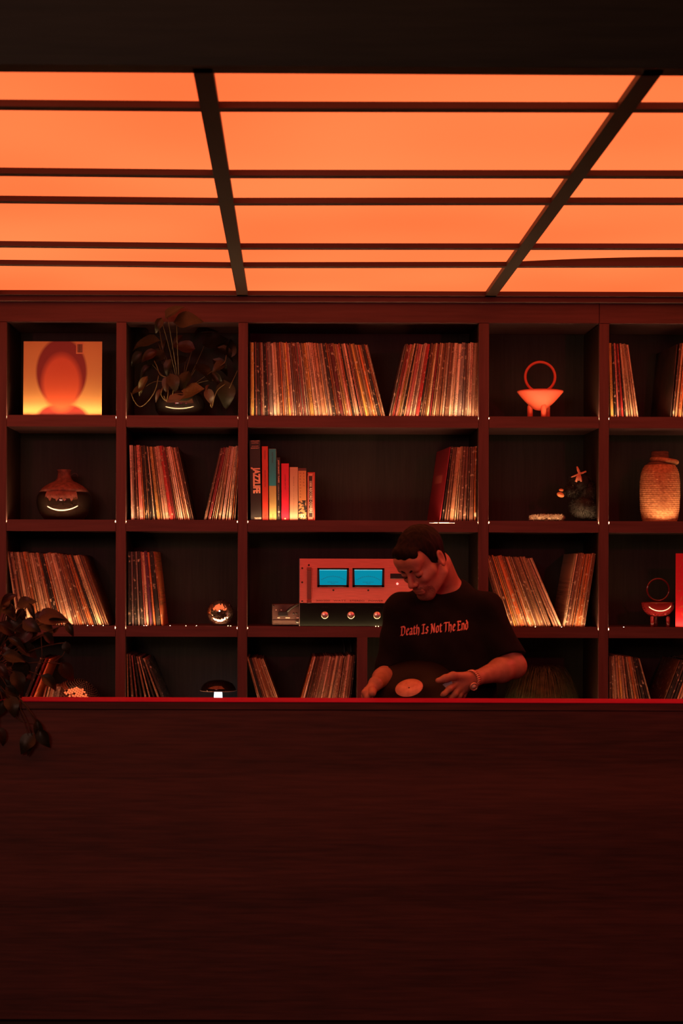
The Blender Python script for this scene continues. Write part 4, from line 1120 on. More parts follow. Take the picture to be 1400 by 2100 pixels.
# head
B.ell(hp(0, -.010, .038), (.072, .086, .077), RH, k=.01)
B.ell(hp(0, .030, -.030), (.058, .062, .080), RH, k=.025)
B.ell(hp(0, .074, -.098), (.022, .016, .016), RH, k=.02)
for sx in (-1, 1):
    B.cap(hp(.052*sx, .0, -.06), hp(.020*sx, .072, -.098), .017, .013, k=.02)
    B.cap(hp(.052*sx, .040, -.016), hp(.040*sx, .072, -.022), .017, .014, k=.018)
B.cap(hp(-.036, .084, .022), hp(.036, .084, .022), .010, .010, k=.014)
B.cap(hp(-.03, .066, .05), hp(.03, .066, .05), .028, .028, k=.02)
for sx in (-1, 1): B.ell(hp(.031*sx, .101, .003), (.017, .013, .011), RH, k=.012, op='sub')
for sx in (-1, 1): B.ell(hp(.031*sx, .080, .003), (.015, .012, .0115), RH, k=.004)
B.cap(hp(0, .088, .014), hp(0, .111, -.026), .0075, .0105, k=.012)
for sx in (-1, 1): B.ell(hp(.0115*sx, .100, -.031), (.0075, .010, .0075), RH, k=.006)
for sx in (-1, 1): B.ell(hp(.007*sx, .104, -.040), (.0035, .005, .003), RH, k=.003, op='sub')
B.ell(hp(0, .084, -.062), (.026, .016, .019), RH, k=.012)
B.cap(hp(-.018, .092, -.060), hp(.018, .092, -.060), .0050, .0050, k=.005)
B.cap(hp(-.015, .091, -.0715), hp(.015, .091, -.0715), .0058, .0058, k=.005)
B.cap(hp(-.022, .100, -.0657), hp(.022, .100, -.0657), .0026, .0026, k=.003, op='sub')
for sx in (-1, 1):       # ears
    Re = RH @ np.array(Matrix.Rotation(math.radians(16)*-sx, 3, 'Z') @ Matrix.Rotation(math.radians(10), 3, 'X'))
    B.ell(hp(.0745*sx, -.006, .000), (.0075, .020, .033), Re, k=.007)
    B.ell(hp(.0815*sx, -.002, .003), (.0055, .012, .019), Re, k=.004, op='sub')
    B.ell(hp(.074*sx, .010, -.004), (.006, .006, .008), Re, k=.004)
def chain(pts, rs, k=.006):
    for i in range(len(pts)-1): B.cap(pts[i], pts[i+1], rs[i], rs[i+1], k=k)
# his left hand (right in the picture): thumb over, fingers under the edge of the record
palm = at(952, 1398, 5.745)
B.cap(WRL, palm, .0245, .024, k=.014)
B.cap(at(958, 1390, 5.745), at(936, 1398, 5.725), .019, .016, k=.014)
B.cap(palm, at(938, 1413, 5.725), .022, .0155, k=.014)
B.cap(at(955, 1410, 5.75), at(946, 1417, 5.74), .017, .014, k=.012)
chain([at(956, 1388, 5.735), at(928, 1386.5, 5.700), at(913, 1391, 5.69), at(898, 1396, 5.69)], [.0165, .0135, .0115, .0095], .010)
chain([at(934, 1403, 5.720), at(921, 1413, 5.690), at(910, 1424, 5.680), at(903, 1433, 5.690)], [.0125, .0105, .0095, .0085])
chain([at(940, 1412, 5.725), at(932, 1424, 5.705), at(921, 1433, 5.700), at(911, 1438, 5.715)], [.0125, .0108, .0098, .0085])
chain([at(947, 1416, 5.740), at(941, 1427, 5.725), at(930, 1436, 5.725), at(919, 1440, 5.745)], [.0118, .0102, .0092, .0082])
chain([at(954, 1416, 5.755), at(950, 1426, 5.750), at(941, 1434, 5.755), at(931, 1439, 5.77)], [.0105, .009, .0082, .0074])
# his right hand: thumb on the near edge, knuckles left of it
B.cap(WRR, at(759, 1418, 5.715), .022, .018, k=.012)
B.cap(at(760, 1412, 5.715), at(755, 1419, 5.705), .016, .013, k=.010)
chain([at(760, 1413, 5.705), at(763, 1418, 5.672), at(763, 1422.5, 5.652)], [.0135, .013, .0125], .008)
chain([at(752, 1415, 5.70), at(748, 1421, 5.675), at(753, 1431, 5.662), at(762, 1435, 5.672)], [.012, .0115, .010, .0085])
chain([at(751, 1422, 5.715), at(745.5, 1430, 5.695), at(753, 1439, 5.685), at(763, 1441, 5.69)], [.012, .011, .0098, .0085])
chain([at(752, 1429, 5.73), at(747, 1438, 5.715), at(755, 1446, 5.71), at(765, 1447, 5.715)], [.0115, .0105, .009, .008])
chain([at(755, 1434, 5.745), at(752, 1443, 5.735), at(759, 1450, 5.73), at(768, 1451, 5.735)], [.0105, .0092, .0082, .0072])
body = B.build('body', skin, None, 2)
body.parent = person; body.location = -PB
# stubble: darker skin tone of the beard area, eyebrows and eyelids as geometry
cosR = at(838.6, 1411, 5.75)

# hair
Hh = Vol(tuple(HC-Vector((.17,)*3)), tuple(HC+Vector((.17,)*3)), 0.003)
Hh.ell(hp(0, -.008, .040), (.077, .090, .086), RH, k=0)
Hh.cap(hp(-.03, .060, .076), hp(.034, .062, .070), .025, .023, k=.02)
Hh.ell(hp(.0, -.028, -.030), (.056, .046, .046), RH, k=.02)
P = np.stack(np.meshgrid(*Hh.ax, indexing='ij'), -1) - np.array(HC, np.float32)
Q = P @ RH.astype(np.float32)
x_, y_, z_ = Q[..., 0], Q[..., 1], Q[..., 2]
hl = np.interp(y_, [-.12, -.028, -.020, .012, .026, .034, .044, .058, .074, .10], [-.060, -.060, -.004, -.030, -.030, .030, .076, .078, .060, .054])
hl = hl + 0.012*np.clip(1-np.abs(x_)/.05, 0, 1)*(y_ > .05)*-1
nz = np.sin(x_*190+np.sin(y_*140)*1.3)*np.sin(y_*160+z_*60)*.0014 + np.sin(x_*70+1)*np.sin(z_*90+y_*50)*.0012
Hh.d = np.maximum(Hh.d + nz.astype(np.float32), (hl - z_).astype(np.float32)*.8)
face_cut = (y_ - .094 - .25*(z_-.06)).astype(np.float32)
Hh.d = np.maximum(Hh.d, face_cut)
hair = Hh.build('hair', hairm, None, 1); hair.parent = person; hair.location = -PB
# eyebrows and beard shadow
mb = MB()
for sx in (-1, 1):
    pts = [hp(sx*(.012+.033*t), .0955-.022*t*t, .0205+.008*math.sin(t*PI*.7)) for t in (0, .25, .5, .75, 1)]
    mb.tube([p - PB for p in pts], [.0026, .0038, .0038, .003, .0015], 6)
mb.build('eyebrows', hairm, person)
mb = MB()
for sx in (-1, 1):
    pts = [hp(sx*(.018+.026*t), .0915-.010*abs(t-.45), -.0035-.004*math.sin(t*PI)) for t in (0, .25, .5, .75, 1)]
    mb.tube([p - PB for p in pts], [.0008, .0015, .0016, .0014, .0008], 6)
mb.build('eyelashes', hairm, person)
# short beard: thin shell over the jaw cut from the same shapes
Bs = Vol(tuple(HC-Vector((.15,)*3)), tuple(HC+Vector((.15,)*3)), 0.0027)
G = .0012
Bs.ell(hp(0, .030, -.030), (.058+G, .062+G, .080+G), RH, k=.0)
Bs.ell(hp(0, .074, -.098), (.022+G, .016+G, .016+G), RH, k=.02)
for sx in (-1, 1): Bs.cap(hp(.052*sx, .0, -.06), hp(.020*sx, .072, -.098), .017+G, .013+G, k=.02)
Bs.ell(hp(0, .084, -.062), (.026+G, .016+G, .019+G), RH, k=.012)
P = np.stack(np.meshgrid(*Bs.ax, indexing='ij'), -1) - np.array(HC, np.float32); Q = P @ RH.astype(np.float32)
x_, y_, z_ = Q[..., 0], Q[..., 1], Q[..., 2]
bl = np.interp(y_, [-.03, .012, .03, .06, .09, .12], [-.02, -.03, -.062, -.068, -.046, -.044]) + .004*np.sin(x_*400)*np.sin(y_*350)
Bs.d = np.maximum(Bs.d, (z_ - bl).astype(np.float32)); Bs.d = np.maximum(Bs.d, (-.02 - y_).astype(np.float32))
Bs.d = np.maximum(Bs.d, (.010 - np.sqrt((x_/2.4)**2 + (z_+.066)**2)).astype(np.float32)*np.where(y_ > .06, 1, -9) )
beard = Bs.build('beard', noisy(mat('short_stubble', (.2, .1, .07), .8, spec=.2), (.17, .082, .060), (.28, .14, .105), nscale=260), None, 1)
beard.parent = person; beard.location = -PB

# T-shirt
shirt_m = noisy(mat('black_cotton', (.006, .006, .008), .92, spec=.15), (.0045, .0045, .006), (.008, .008, .010), nscale=12, bump=.2)
T = Vol((lo[0]-.02, 5.70, CZ-.70), (hi[0]+.03, 6.22, CZ+.02), 0.0035)
T.ell(at(910, 1300, 6.0), (.178, .128, .19), k=.03)
T.cap(at(893, 1330, 5.995), Vector((X(908, 5.98), 5.99, CZ-.60)), .150, .155, k=.06)
T.cap(at(940, 1330, 5.995), Vector((X(945, 5.98), 5.99, CZ-.60)), .140, .150, k=.06)
T.cap(at(918, 1240, 6.0), SHL+Vector((0, 0, .0)), .076, .060, k=.03)
T.cap(at(896, 1240, 5.99), SHR+Vector((0, 0, .0)), .072, .062, k=.03)
T.cap(at(912, 1225, 6.02), at(925, 1228, 6.02), .080, .080, k=.03)
sl_e = at(1040, 1352, 5.905); sr_e = at(799, 1382, 5.93)
T.cap(SHL+Vector((.0, 0, -.005)), sl_e, .063, .066, k=.03)
T.cap(SHR+Vector((.0, 0, -.005)), sr_e, .066, .056, k=.03)
# cut the sleeves at their hems and the body at the waist
P = np.stack(np.meshgrid(*T.ax, indexing='ij'), -1)
def cut_plane(T, pt, nrm, region):
    global P
    n_ = np.array(Vector(nrm).normalized(), np.float32); v = (P - np.array(pt, np.float32)) @ n_
    T.d = np.where(region, np.maximum(T.d, v.astype(np.float32)), T.d)
hemL = at(1052, 1343, 5.9); nL = Vector((.20, -.25, -.93)); regL = (P[..., 0] > X(1022, 5.9))
cut_plane(T, hemL, nL, regL)
hemR = at(790, 1371, 5.9); regR = (P[..., 0] < X(812, 5.9))
cut_plane(T, hemR, Vector((.28, -.2, -.93)), regR)
cut_plane(T, Vector((0, 0, CZ-.64)), Vector((0, 0, -1)), np.ones(P.shape[:3], bool))
# neck opening
nk = hp(0, -.035, -.055)
T.cap(nk, NB + (NB-nk)*.15, .060, .068, k=.010, op='sub')
T.cap(hp(0, .02, -.05), hp(0, .05, -.09), .05, .045, k=.01, op='sub')
# folds
def fold(a, b, r, d):      # soft ridges of cloth
    T.cap(a, b, r, r*.5, k=.03, op='add' if d > 0 else 'sub')
f_ = 5.86
nzf = (np.sin(P[..., 0]*38 + P[..., 2]*22)*np.sin(P[..., 2]*30 - P[..., 0]*16)*.0035 + np.sin(P[..., 0]*70+P[..., 2]*55+P[..., 1]*20)*.0012).astype(np.float32)
T.d += nzf
shirt = T.build('t_shirt', shirt_m, None, 2); shirt.parent = person; shirt.location = -PB
# collar rib
bvs = None
# trousers and shoes (behind the counter)
mb = MB()
for sx in (-1, 1):
    hx = PB.x + sx*.10
    pts = [Vector((PB.x+sx*.085, 5.99, CZ-.60)), Vector((hx, 5.97, CZ-.80)), Vector((hx, 5.96, .50)), Vector((hx, 5.99, .10))]
    mb.tube([p-PB for p in pts], [.10, .092, .066, .055], 20)
mb.ell(Vector((PB.x, 5.99, CZ-.66))-PB, (.165, .115, .12))
mb.build('trousers', flat('dark_denim', (.015, .016, .022), .9), person)
mb = MB()
for sx in (-1, 1):
    mb.ell(Vector((PB.x+sx*.10, 5.90, .05))-PB, (.048, .135, .05)).box(PB.x+sx*.10-.048-PB.x, PB.x+sx*.10+.048-PB.x, -.185, .085, 0.0, .022, .01)
mb.build('shoes', flat('black_shoe', (.012, .012, .012), .5), person)

# lettering on the shirt: broad-nib strokes laid on the cloth
GL = {'D': (.92, [[(.22,.9),(.22,.1)], [(.02,.02),(.2,.09),(.45,0),(.74,.2),(.74,.74),(.5,.97),(.02,.93)]]),
 'e': (.58, [[(.15,.5),(.15,.12),(.32,0),(.5,.12)], [(.15,.5),(.32,.62),(.5,.47),(.18,.28)]]),
 'a': (.64, [[(.1,.55),(.3,.62),(.46,.5),(.46,.1),(.58,0)], [(.46,.36),(.14,.26),(.14,.08),(.28,0),(.46,.13)]]),
 't': (.50, [[(.2,.86),(.2,.1),(.34,0),(.46,.1)], [(.04,.60),(.44,.60)]]),
 'h': (.66, [[(.14,1.0),(.14,0)], [(.14,.48),(.36,.62),(.5,.48),(.5,.1),(.42,-.1)]]),
 'I': (.62, [[(.04,.93),(.3,.98),(.56,.93)], [(.3,.95),(.3,.05)], [(.04,.05),(.3,.0),(.56,.05)]]),
 's': (.56, [[(.46,.52),(.28,.62),(.12,.47),(.44,.2),(.28,0),(.06,.10)]]),
 'N': (.86, [[(.02,.88),(.2,.97),(.2,.04),(.04,-.06)], [(.2,.92),(.64,.06)], [(.66,1.0),(.66,.02)]]),
 'o': (.62, [[(.12,.5),(.12,.12),(.3,0),(.48,.12),(.48,.5),(.3,.62),(.12,.5)]]),
 'T': (.74, [[(-.02,.80),(.08,.95),(.70,.93),(.78,1.0)], [(.36,.95),(.36,.08),(.22,-.02)]]),
 'n': (.62, [[(.12,.62),(.12,0)], [(.12,.5),(.34,.62),(.48,.48),(.48,.0)]]),
 'd': (.62, [[(.12,.5),(.12,.12),(.3,0),(.48,.12),(.48,.6),(.22,1.0)], [(.12,.5),(.3,.62),(.48,.56)]]),
 'E': (.72, [[(.02,.95),(.58,.93),(.62,.80)], [(.18,.95),(.18,.04)], [(.18,.50),(.50,.50)], [(.02,.02),(.58,.03),(.68,.17)]])}
me = shirt.data; bvh = BVHTree.FromPolygons([v.co.copy() for v in me.vertices], [tuple(p.vertices) for p in me.polygons])
words = 'Death Is Not The End'
adv = sum(.26 if c == ' ' else GL[c][0] for c in words)
p0 = at(820.5, 1304.0, 5.86); p1 = at(960, 1290.5, 5.86)
bxv = (p1-p0); sc_x = bxv.length/adv; bdir = bxv.normalized(); up_ = Vector((.05, 0, 1)); sc_y = 19.0*5.86/F
mb = MB(); cur = 0.0
nib = (math.cos(math.radians(42))*.115, math.sin(math.radians(42))*.095)
def onshirt(x, y):
    q = p0 + bdir*(x*sc_x) + up_*(y*sc_y)
    hit = bvh.ray_cast(Vector((q.x, 5.3, q.z)), Vector((0, 1, 0)))
    return (Vector((q.x, hit[0].y-.0012 if hit[0] else 5.86, q.z))) - PB
for c in words:
    if c == ' ': cur += .26; continue
    a_, strokes = GL[c]
    for st in [[(x_q, y_q*1.17 if y_q <= .62 else .7254+(y_q-.62)*.72) for x_q, y_q in st_] for st_ in strokes]:
        for (ax_, ay_), (bx_, by_) in zip(st, st[1:]):
            L_ = math.hypot(bx_-ax_, by_-ay_); ns_ = max(1, int(L_/.25))
            px_, py_ = (-(by_-ay_)/L_*.032, (bx_-ax_)/L_*.032)
            for q in range(ns_):
                t0, t1 = q/ns_, (q+1)/ns_
                A = (ax_+(bx_-ax_)*t0+cur, ay_+(by_-ay_)*t0); Bq = (ax_+(bx_-ax_)*t1+cur, ay_+(by_-ay_)*t1)
                for (nx_, ny_) in (nib, (px_*1.4, py_)):
                    mb.add([onshirt(A[0]-nx_, A[1]-ny_), onshirt(A[0]+nx_, A[1]+ny_), onshirt(Bq[0]+nx_, Bq[1]+ny_), onshirt(Bq[0]-nx_, Bq[1]-ny_)], [(0,1,2,3)])
    cur += a_
lt = mb.build('shirt_lettering', flat('salmon_shirt_print', (.80, .30, .24), .7), person)
lt['label'] = 'blackletter words Death Is Not The End'

# ------------------------------------------------------------------ the record in his hands
N_ = Vector((-.216, -.55, .807)).normalized()
rec = empty('vinyl_record', cosR, 'black vinyl record with pale pink label held tilted in both hands', 'record')
rec.rotation_mode = 'QUATERNION'; rec.rotation_quaternion = Vector((0, 0, 1)).rotation_difference(N_)
vin = mat('vinyl', (.006, .004, .005), .36, spec=.16)
nt = vin.node_tree
tc = nd(vin, 'ShaderNodeTexCoord'); wv_ = nd(vin, 'ShaderNodeTexWave', wave_type='RINGS', rings_direction='SPHERICAL'); wv_.inputs['Scale'].default_value = 160
nt.links.new(tc.outputs['Object'], wv_.inputs[0]); bp = nd(vin, 'ShaderNodeBump'); bp.inputs['Strength'].default_value = .15; bp.inputs['Distance'].default_value = .0005
nt.links.new(wv_.outputs[0], bp.inputs['Height']); nt.links.new(bp.outputs[0], nt.nodes['Principled BSDF'].inputs['Normal'])
MB().lathe([(.0036, -.0009), (.150, -.0009), (.151, 0), (.150, .0009), (.147, .0007), (.0036, .0009), (.0036, -.0009)], 96).build('disc', vin, rec)
lbl = MB().lathe([(.0036, .0010), (.0475, .0010), (.0475, .0014), (.0036, .0014)], 64).build('centre_label', noisy(mat('pink_label', (.7, .33, .25), .6), (.56, .26, .19), (.74, .38, .28), nscale=40), rec)
lbl['label'] = 'pale pink paper centre label'
MB().lathe([(0, .0015), (.0030, .0015), (.0030, .0018), (0, .0018)], 12).build('spindle_hole', ink_d, rec)
# blue cloth between thumb and finger
cl = MB(); a_, b_, c_, d_ = at(907, 1404, 5.697), at(925, 1394, 5.705), at(928, 1402, 5.70), at(914, 1410.5, 5.69)
vs = [a_, b_, c_, d_] + [v + Vector((0.001, .006, -.001)) for v in (a_, b_, c_, d_)]
cl.add(vs, [(0,1,2,3), (7,6,5,4), (0,4,5,1), (1,5,6,2), (2,6,7,3), (3,7,4,0)])
tag(cl.build('cleaning_cloth', flat('pale_blue_cloth', (.30, .40, .50), .8)), 'small pale blue cloth pinched between thumb and fingers', 'cloth')
# bracelet watch on his left wrist
wt = empty('wristwatch', at(968.5, 1392, 5.77), 'wristwatch with pale metal bracelet, dial hanging below the wrist', 'watch')
wd_ = (WRL-ELL).normalized(); e1 = wd_.cross(Vector((0, 0, 1))).normalized(); e2 = e1.cross(wd_).normalized()
wc = at(968.5, 1392, 5.755) - Vector(wt.location)
mb = MB()
for i in range(26):
    t = 2*PI*i/26; p = wc + (e1*math.cos(t) + e2*math.sin(t))*.0285
    tg = (e1*-math.sin(t) + e2*math.cos(t))
    mb.tube([p - wd_*.006, p + wd_*.006], .0034, 6)
mb.build('bracelet', flat('dull_steel', (.75, .45, .36), .30, metal=.6), wt)
dc_ = at(971, 1408, 5.724) - Vector(wt.location)
Md = Matrix.Translation(dc_) @ Vector((0, 0, 1)).rotation_difference(Vector((.25, -.9, -.25)).normalized()).to_matrix().to_4x4()
MB().lathe([(0, -.005), (.0135, -.005), (.0145, 0), (.0135, .004), (.0110, .0045), (.0105, .003), (0, .003)], 32, M=Md).build('watch_case', flat('dull_steel', (0, 0, 0)), wt)
MB().lathe([(0, .0034), (.0100, .0034), (0, .0040)], 32, M=Md).build('dial', flat('pale_dial', (.8, .62, .5), .25), wt)

# ------------------------------------------------------------------ leaves
def leaf_mesh(L_, W_, fold_, droop, seed, m_):
    """heart shaped leaf along +x from the stalk, folded along the midrib, drooping"""
    rr = random.Random(seed); n = 8; vs = []; fs = []
    for i in range(n+1):
        t = i/n
        wdt = W_*.5*(math.sin(PI*min(1, t**.62))**.85 if 0 < t < 1 else 0)*(1.05-.25*t)
        back = -.12*L_*math.exp(-(t/.10)**2)
        ang = droop*t
        x = L_*(math.sin(ang)/droop if abs(droop) > 1e-3 else t); z = -L_*((1-math.cos(ang))/droop if abs(droop) > 1e-3 else 0)
        for j, s_ in enumerate((-1, -.5, 0, .5, 1)):
            wob = .05*W_*math.sin(t*9+seed)*abs(s_)
            vs.append((x + back*abs(s_), wdt*s_*math.cos(fold_), z + wdt*abs(s_)*math.sin(fold_) + wob))
    for i in range(n):
        for j in range(4):
            q = i*5+j; fs.append((q, q+5, q+6, q+1))
    me = bpy.data.meshes.new('leaf'); me.from_pydata(vs, [], fs); me.update(); me.materials.append(m_)
    me.polygons.foreach_set('use_smooth', [True]*len(me.polygons))
    return me
leaf_a = noisy(mat('leaf_dark_green', (.03, .05, .02), .42, spec=.4), (.008, .010, .006), (.022, .021, .010), (1, 2.5, 1), 30)
leaf_b = noisy(mat('leaf_russet', (.1, .04, .02), .42, spec=.4), (.020, .009, .006), (.056, .022, .012), (1, 2.5, 1), 30)
leaf_c = noisy(mat('leaf_olive', (.1, .1, .03), .5), (.05, .048, .018), (.12, .10, .04), (1, 2.5, 1), 30)
stem_m = flat('plant_stem', (.09, .07, .028), .5)
LM = [[leaf_mesh(1, w_, f, d, s_, m_) for (w_, f, d, s_) in ((.72, .35, .9, 1), (.62, .5, 1.3, 2), (.78, .25, .6, 3), (.5, .7, 1.0, 4))] for m_ in (leaf_a, leaf_b, leaf_c)]
def put_leaf(parent, P_, tip, size, face, kind, var, origin):
    """leaf from stalk point P_ towards tip (world vectors); face = direction the upper side looks"""
    xax = (tip-P_).normalized(); zax = (face - xax*face.dot(xax)).normalized(); yax = zax.cross(xax)
    o = bpy.data.objects.new('leaf', LM[kind][var]); COL.objects.link(o); o.parent = parent
    R_ = Matrix((xax, yax, zax)).transposed().to_4x4()
    o.matrix_local = Matrix.Translation(P_-origin) @ R_ @ Matrix.Scale(size, 4)
    return o
# shelf plant, top row
Yq = D+.17; z0 = ROWT[0]+.0004; k = Yq/F
sp = empty('potted_plant', (X(368, Yq), Yq, z0), 'trailing leafy plant in a round glossy dark pot on the top shelf', 'plant')
O_ = Vector(sp.location)
MB().lathe([(0, 0), (30*k, 0), (42*k, 5*k), (50*k, 17*k), (52*k, 30*k), (48*k, 44*k), (40*k, 54*k), (37*k, 57*k), (35*k, 54*k), (35*k, 48*k), (0, 47*k)], 64).build('pot', mat('black_gloss_pot', (.012, .010, .010), .12, coat=.6), sp)
MB().lathe([(0, 47.5*k), (34.5*k, 47.5*k), (0, 50*k)], 24).build('soil', flat('soil', (.02, .013, .01), .95), sp)
# (base px, tip px, depth offset from shelf front, size px, kind)
SL = [((343, 650), (362, 628), -.18, 34, 0), ((330, 655), (322, 672), -.15, 26, 0), ((362, 660), (412, 650), -.17, 44, 0), ((372, 690), (356, 705), .02, 28, 1),
      ((322, 700), (280, 700), .02, 44, 2), ((318, 722), (293, 733), .0, 32, 1), ((335, 722), (300, 742), .03, 34, 0), ((300, 775), (285, 800), .0, 34, 2),
      ((296, 795), (272, 800), .01, 26, 2), ((345, 775), (335, 800), -.01, 30, 1), ((350, 770), (362, 800), -.02, 30, 0), ((332, 800), (316, 819), -.01, 24, 1),
      ((412, 800), (368, 806), -.03, 50, 2), ((425, 800), (434, 825), -.02, 30, 1), ((460, 785), (466, 825), .02, 44, 0), ((428, 790), (421, 800), -.01, 16, 1),
      ((458, 745), (447, 751), -.01, 26, 0), ((470, 730), (478, 700), .05, 34, 0), ((420, 705), (460, 690), .08, 40, 0), ((400, 690), (425, 672), .10, 40, 0),
      ((395, 715), (370, 708), .0, 34, 1), ((440, 740), (470, 760), .05, 36, 0), ((380, 735), (350, 745), .04, 36, 0), ((310, 750), (285, 770), .06, 34, 0),
      ((300, 690), (275, 670), .1, 36, 0), ((350, 740), (340, 760), .02, 30, 0), ((405, 750), (425, 765), .03, 36, 0), ((340, 700), (330, 725), .04, 34, 0),
      ((290, 725), (270, 745), .05, 28, 0), ((450, 715), (475, 725), .04, 34, 0), ((385, 765), (372, 790), .0, 34, 0), ((435, 765), (455, 790), .02, 36, 0)]
rr = random.Random(3); root = Vector((X(368, Yq), Yq, z0+50*k)); stems = MB()
for i, (a, b, dy, sz, kd) in enumerate(SL):
    y = D+.10+dy; A = at(*a, y); Bt = at(*b, y - .015)
    face = Vector((rr.uniform(-.4, .4), -.7, rr.uniform(.2, .9)))
    put_leaf(sp, A, Bt, sz*y/F*1.28, face, kd, i % 4, O_)
    mid = (root+A)/2 + Vector((rr.uniform(-.01, .01), rr.uniform(-.02, .02), .05+rr.uniform(0, .04) if A.z < root.z+.05 else .0))
    pts = [root*(1-t)**2 + mid*2*t*(1-t) + A*t*t for t in [q/8 for q in range(9)]]
    if dy < -.1:
        mid = Vector(((root.x+A.x)/2, D-.05, A.z-.10)); pts = [root*(1-t)**2 + mid*2*t*(1-t) + A*t*t for t in [q/8 for q in range(9)]]
    elif i % 2: continue
    stems.tube([p-O_ for p in pts], .0014, 5)
# looping tendrils in front, catching the shelf light
for pp in (((325, 770), (318, 800), (303, 823), (287, 834), (275, 822), (268, 805)), ((345, 800), (341, 822), (330, 810), (333, 795)), ((355, 800), (352, 815), (342, 823), (336, 812)),
           ((462, 787), (446, 800), (438, 820), (434, 836), (431, 828)), ((316, 740), (322, 752), (328, 768), (340, 773)), ((464, 728), (461, 742), (452, 750)),  ((487, 760), (480, 775), (470, 796)), ((333, 712), (329, 690), (326, 670))):
    pts = [at(u, v, D+.075) for u, v in pp]
    fine = []
    for i in range(len(pts)-1):
        p_0 = pts[max(0, i-1)]; p_1 = pts[i]; p_2 = pts[i+1]; p_3 = pts[min(len(pts)-1, i+2)]
        for q in range(4):
            t = q/4; fine.append(.5*((2*p_1)+(p_2-p_0)*t+(2*p_0-5*p_1+4*p_2-p_3)*t*t+(3*p_1-p_0-3*p_2+p_3)*t**3))
    fine.append(pts[-1]); stems.tube([p-O_ for p in fine], .0019, 5)
stems.build('stem', stem_m, sp)

# big foreground plant at the left end of the ledge
Yf = 5.46
fp = empty('trailing_plant', (X(-20, Yf+.06), Yf+.06, ZT), 'large dark trailing plant spilling over the left end of the ledge', 'plant')
O_ = Vector(fp.location); k = Yf/F
MB().lathe([(0, 0), (.050, 0), (.055, .01), (.068, .085), (.070, .10), (.064, .10), (.061, .08), (0, .078)], 48).build('pot', flat('dark_clay_pot', (.03, .018, .015), .6), fp)
FL = [((82, 1268), (138, 1262), 54, 1), ((138, 1280), (150, 1303), 26, 0), ((18, 1228), (-8, 1250), 38, 1), ((30, 1222), (8, 1232), 40, 1), ((24, 1245), (20, 1268), 30, 1),
      ((45, 1250), (40, 1278), 34, 1), ((38, 1240), (66, 1230), 32, 0), ((60, 1240), (68, 1262), 30, 0), ((60, 1290), (40, 1310), 42, 1), ((72, 1300), (36, 1312), 44, 1),
      ((80, 1275), (104, 1290), 34, 0), ((100, 1275), (126, 1272), 32, 0), ((20, 1270), (44, 1290), 40, 0), ((0, 1280), (30, 1300), 40, 1), ((70, 1265), (98, 1272), 32, 1),
      ((118, 1290), (104, 1298), 22, 1), ((128, 1362), (147, 1394), 38, 1), ((88, 1388), (122, 1410), 38, 0), ((135, 1318), (138, 1338), 22, 0), ((0, 1330), (35, 1352), 40, 1),
      ((10, 1345), (45, 1348), 38, 0), ((-5, 1365), (14, 1385), 34, 1), ((30, 1360), (60, 1380), 42, 0), ((-8, 1415), (22, 1430), 40, 1), ((10, 1390), (30, 1425), 42, 0),
      ((40, 1320), (75, 1345), 44, 0), ((50, 1325), (72, 1345), 30, 1), ((20, 1310), (55, 1330), 40, 0), ((45, 1355), (40, 1400), 44, 0), ((5, 1300), (-10, 1330), 40, 0),
      ((30, 1380), (48, 1420), 38, 0), ((-5, 1390), (-20, 1420), 38, 0), ((15, 1410), (40, 1440), 40, 0), ((0, 1255), (-22, 1275), 36, 0),
      ((66, 1508), (44, 1538), 38, 0), ((76, 1480), (84, 1518), 44, 0), ((82, 1500), (98, 1534), 34, 0), ((-4, 1495), (12, 1528), 36, 1), ((20, 1430), (28, 1458), 36, 0),
      ((64, 1528), (54, 1552), 22, 1), ((5, 1440), (-8, 1470), 32, 0), ((92, 1300), (110, 1318), 30, 0), ((50, 1275), (76, 1290), 34, 0), ((110, 1252), (88, 1262), 26, 0),
      ((45, 1360), (58, 1400), 34, 0), ((30, 1395), (48, 1432), 38, 0), ((0, 1240), (30, 1260), 40, 0), ((28, 1290), (10, 1320), 40, 0)]
rr = random.Random(8); stems = MB(); root = Vector((X(-20, Yf+.06), Yf+.06, ZT+.08))
for i, (a, b, sz, kd) in enumerate(FL):
    low = a[1] > 1425
    y = (5.41 if low else 5.45 + rr.uniform(-.05, .05)); A = at(*a, y); Bt = at(*b, y-rr.uniform(.0, .02))
    face = Vector((rr.uniform(-.3, .4), -.75, rr.uniform(.0, .9) if not low else rr.uniform(-.1, .3)))
    put_leaf(fp, A, Bt, sz*y/F*1.22, face, kd, i % 4, O_)
    if low: mid = Vector(((root.x+A.x)/2+.03, 5.405, ZT+.03))
    else: mid = (root+A)/2 + Vector((0, 0, .03+rr.uniform(0, .03)))
    pts = [root*(1-t)**2 + mid*2*t*(1-t) + A*t*t for t in [q/8 for q in range(9)]]
    stems.tube([p-O_ for p in pts], .0016, 5)
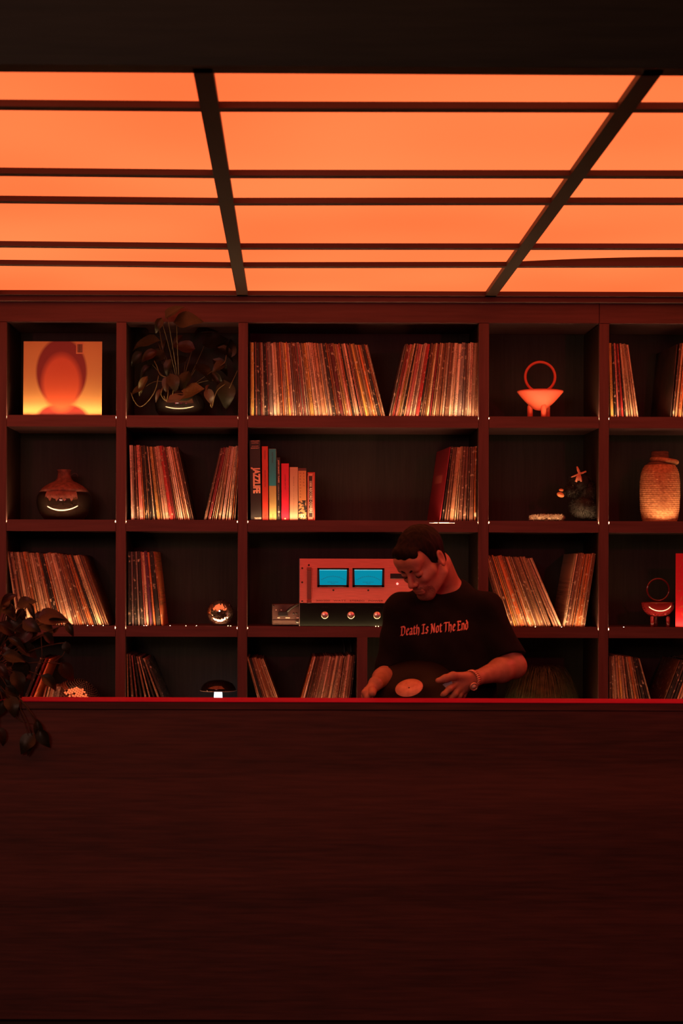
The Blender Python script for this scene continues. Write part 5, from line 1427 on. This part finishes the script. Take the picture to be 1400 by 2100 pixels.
for pp in (((40, 1425), (42, 1455), (55, 1480), (66, 1505), (66, 1530)), ((20, 1430), (24, 1455), (40, 1478), (72, 1485), (82, 1498)), ((80, 1370), (90, 1350), (110, 1358), (128, 1345), (136, 1330)), ((84, 1300), (86, 1340), (84, 1380))):
    pts = [at(u, v, 5.415 if v > 1440 else 5.425) for u, v in pp]; stems.tube([p-O_ for p in pts], .0013, 5)
stems.build('stem', flat('dark_plant_stem', (.05, .03, .018), .6), fp)

# grassy mound plant, lowest shelf behind the man
Yg = D+.16; z0 = ROWT[3]+.0004; k = Yg/F
gp_ = empty('grassy_plant', (X(1112, Yg), Yg, z0), 'mound of fine dark olive trailing stems in a pot on the lowest shelf', 'plant')
MB().lathe([(0, 0), (30*k, 0), (38*k, 40*k), (36*k, 42*k), (33*k, 38*k), (0, 37*k)], 40).build('pot', flat('dark_clay_pot', (0, 0, 0)), gp_)
rr = random.Random(12); mb = MB()
for i in range(1500):
    a = rr.uniform(0, 2*PI); R_ = (.35+.65*rr.random())*84*k; hh_ = 156*k*rr.uniform(.72, 1.03)
    ry = min(1.0, .15/(R_+1e-6)) 
    p0_ = Vector((rr.uniform(-.02, .02), rr.uniform(-.02, .02), 38*k))
    e_ = Vector((math.cos(a)*R_, math.sin(a)*min(R_, .13), max(.004, (rr.uniform(30, 62))*k*(1-.3*R_/(84*k)))))
    m_1 = p0_.lerp(e_, .25); m_1.z = hh_; m_2 = p0_.lerp(e_, .75); m_2.z = hh_*.98
    pts = [p0_*(1-t)**3 + m_1*3*t*(1-t)**2 + m_2*3*t*t*(1-t) + e_*t**3 for t in [q/7 for q in range(8)]]
    sd = Vector((-math.sin(a)+rr.uniform(-.5, .5), math.cos(a), rr.uniform(-.3, .3))).normalized()*.0008
    vs = []; 
    for p in pts: p = p + Vector((rr.uniform(-1, 1), rr.uniform(-1, 1), rr.uniform(-1, 1)))*.0015; vs += [p-sd, p+sd]
    mb.add(vs, [(2*q, 2*q+1, 2*q+3, 2*q+2) for q in range(7)])
g_o = mb.build('strands', noisy(mat('olive_strands', (.06, .055, .03), .6), (.040, .048, .022), (.12, .125, .060), nscale=40), gp_); g_o['kind'] = 'stuff'
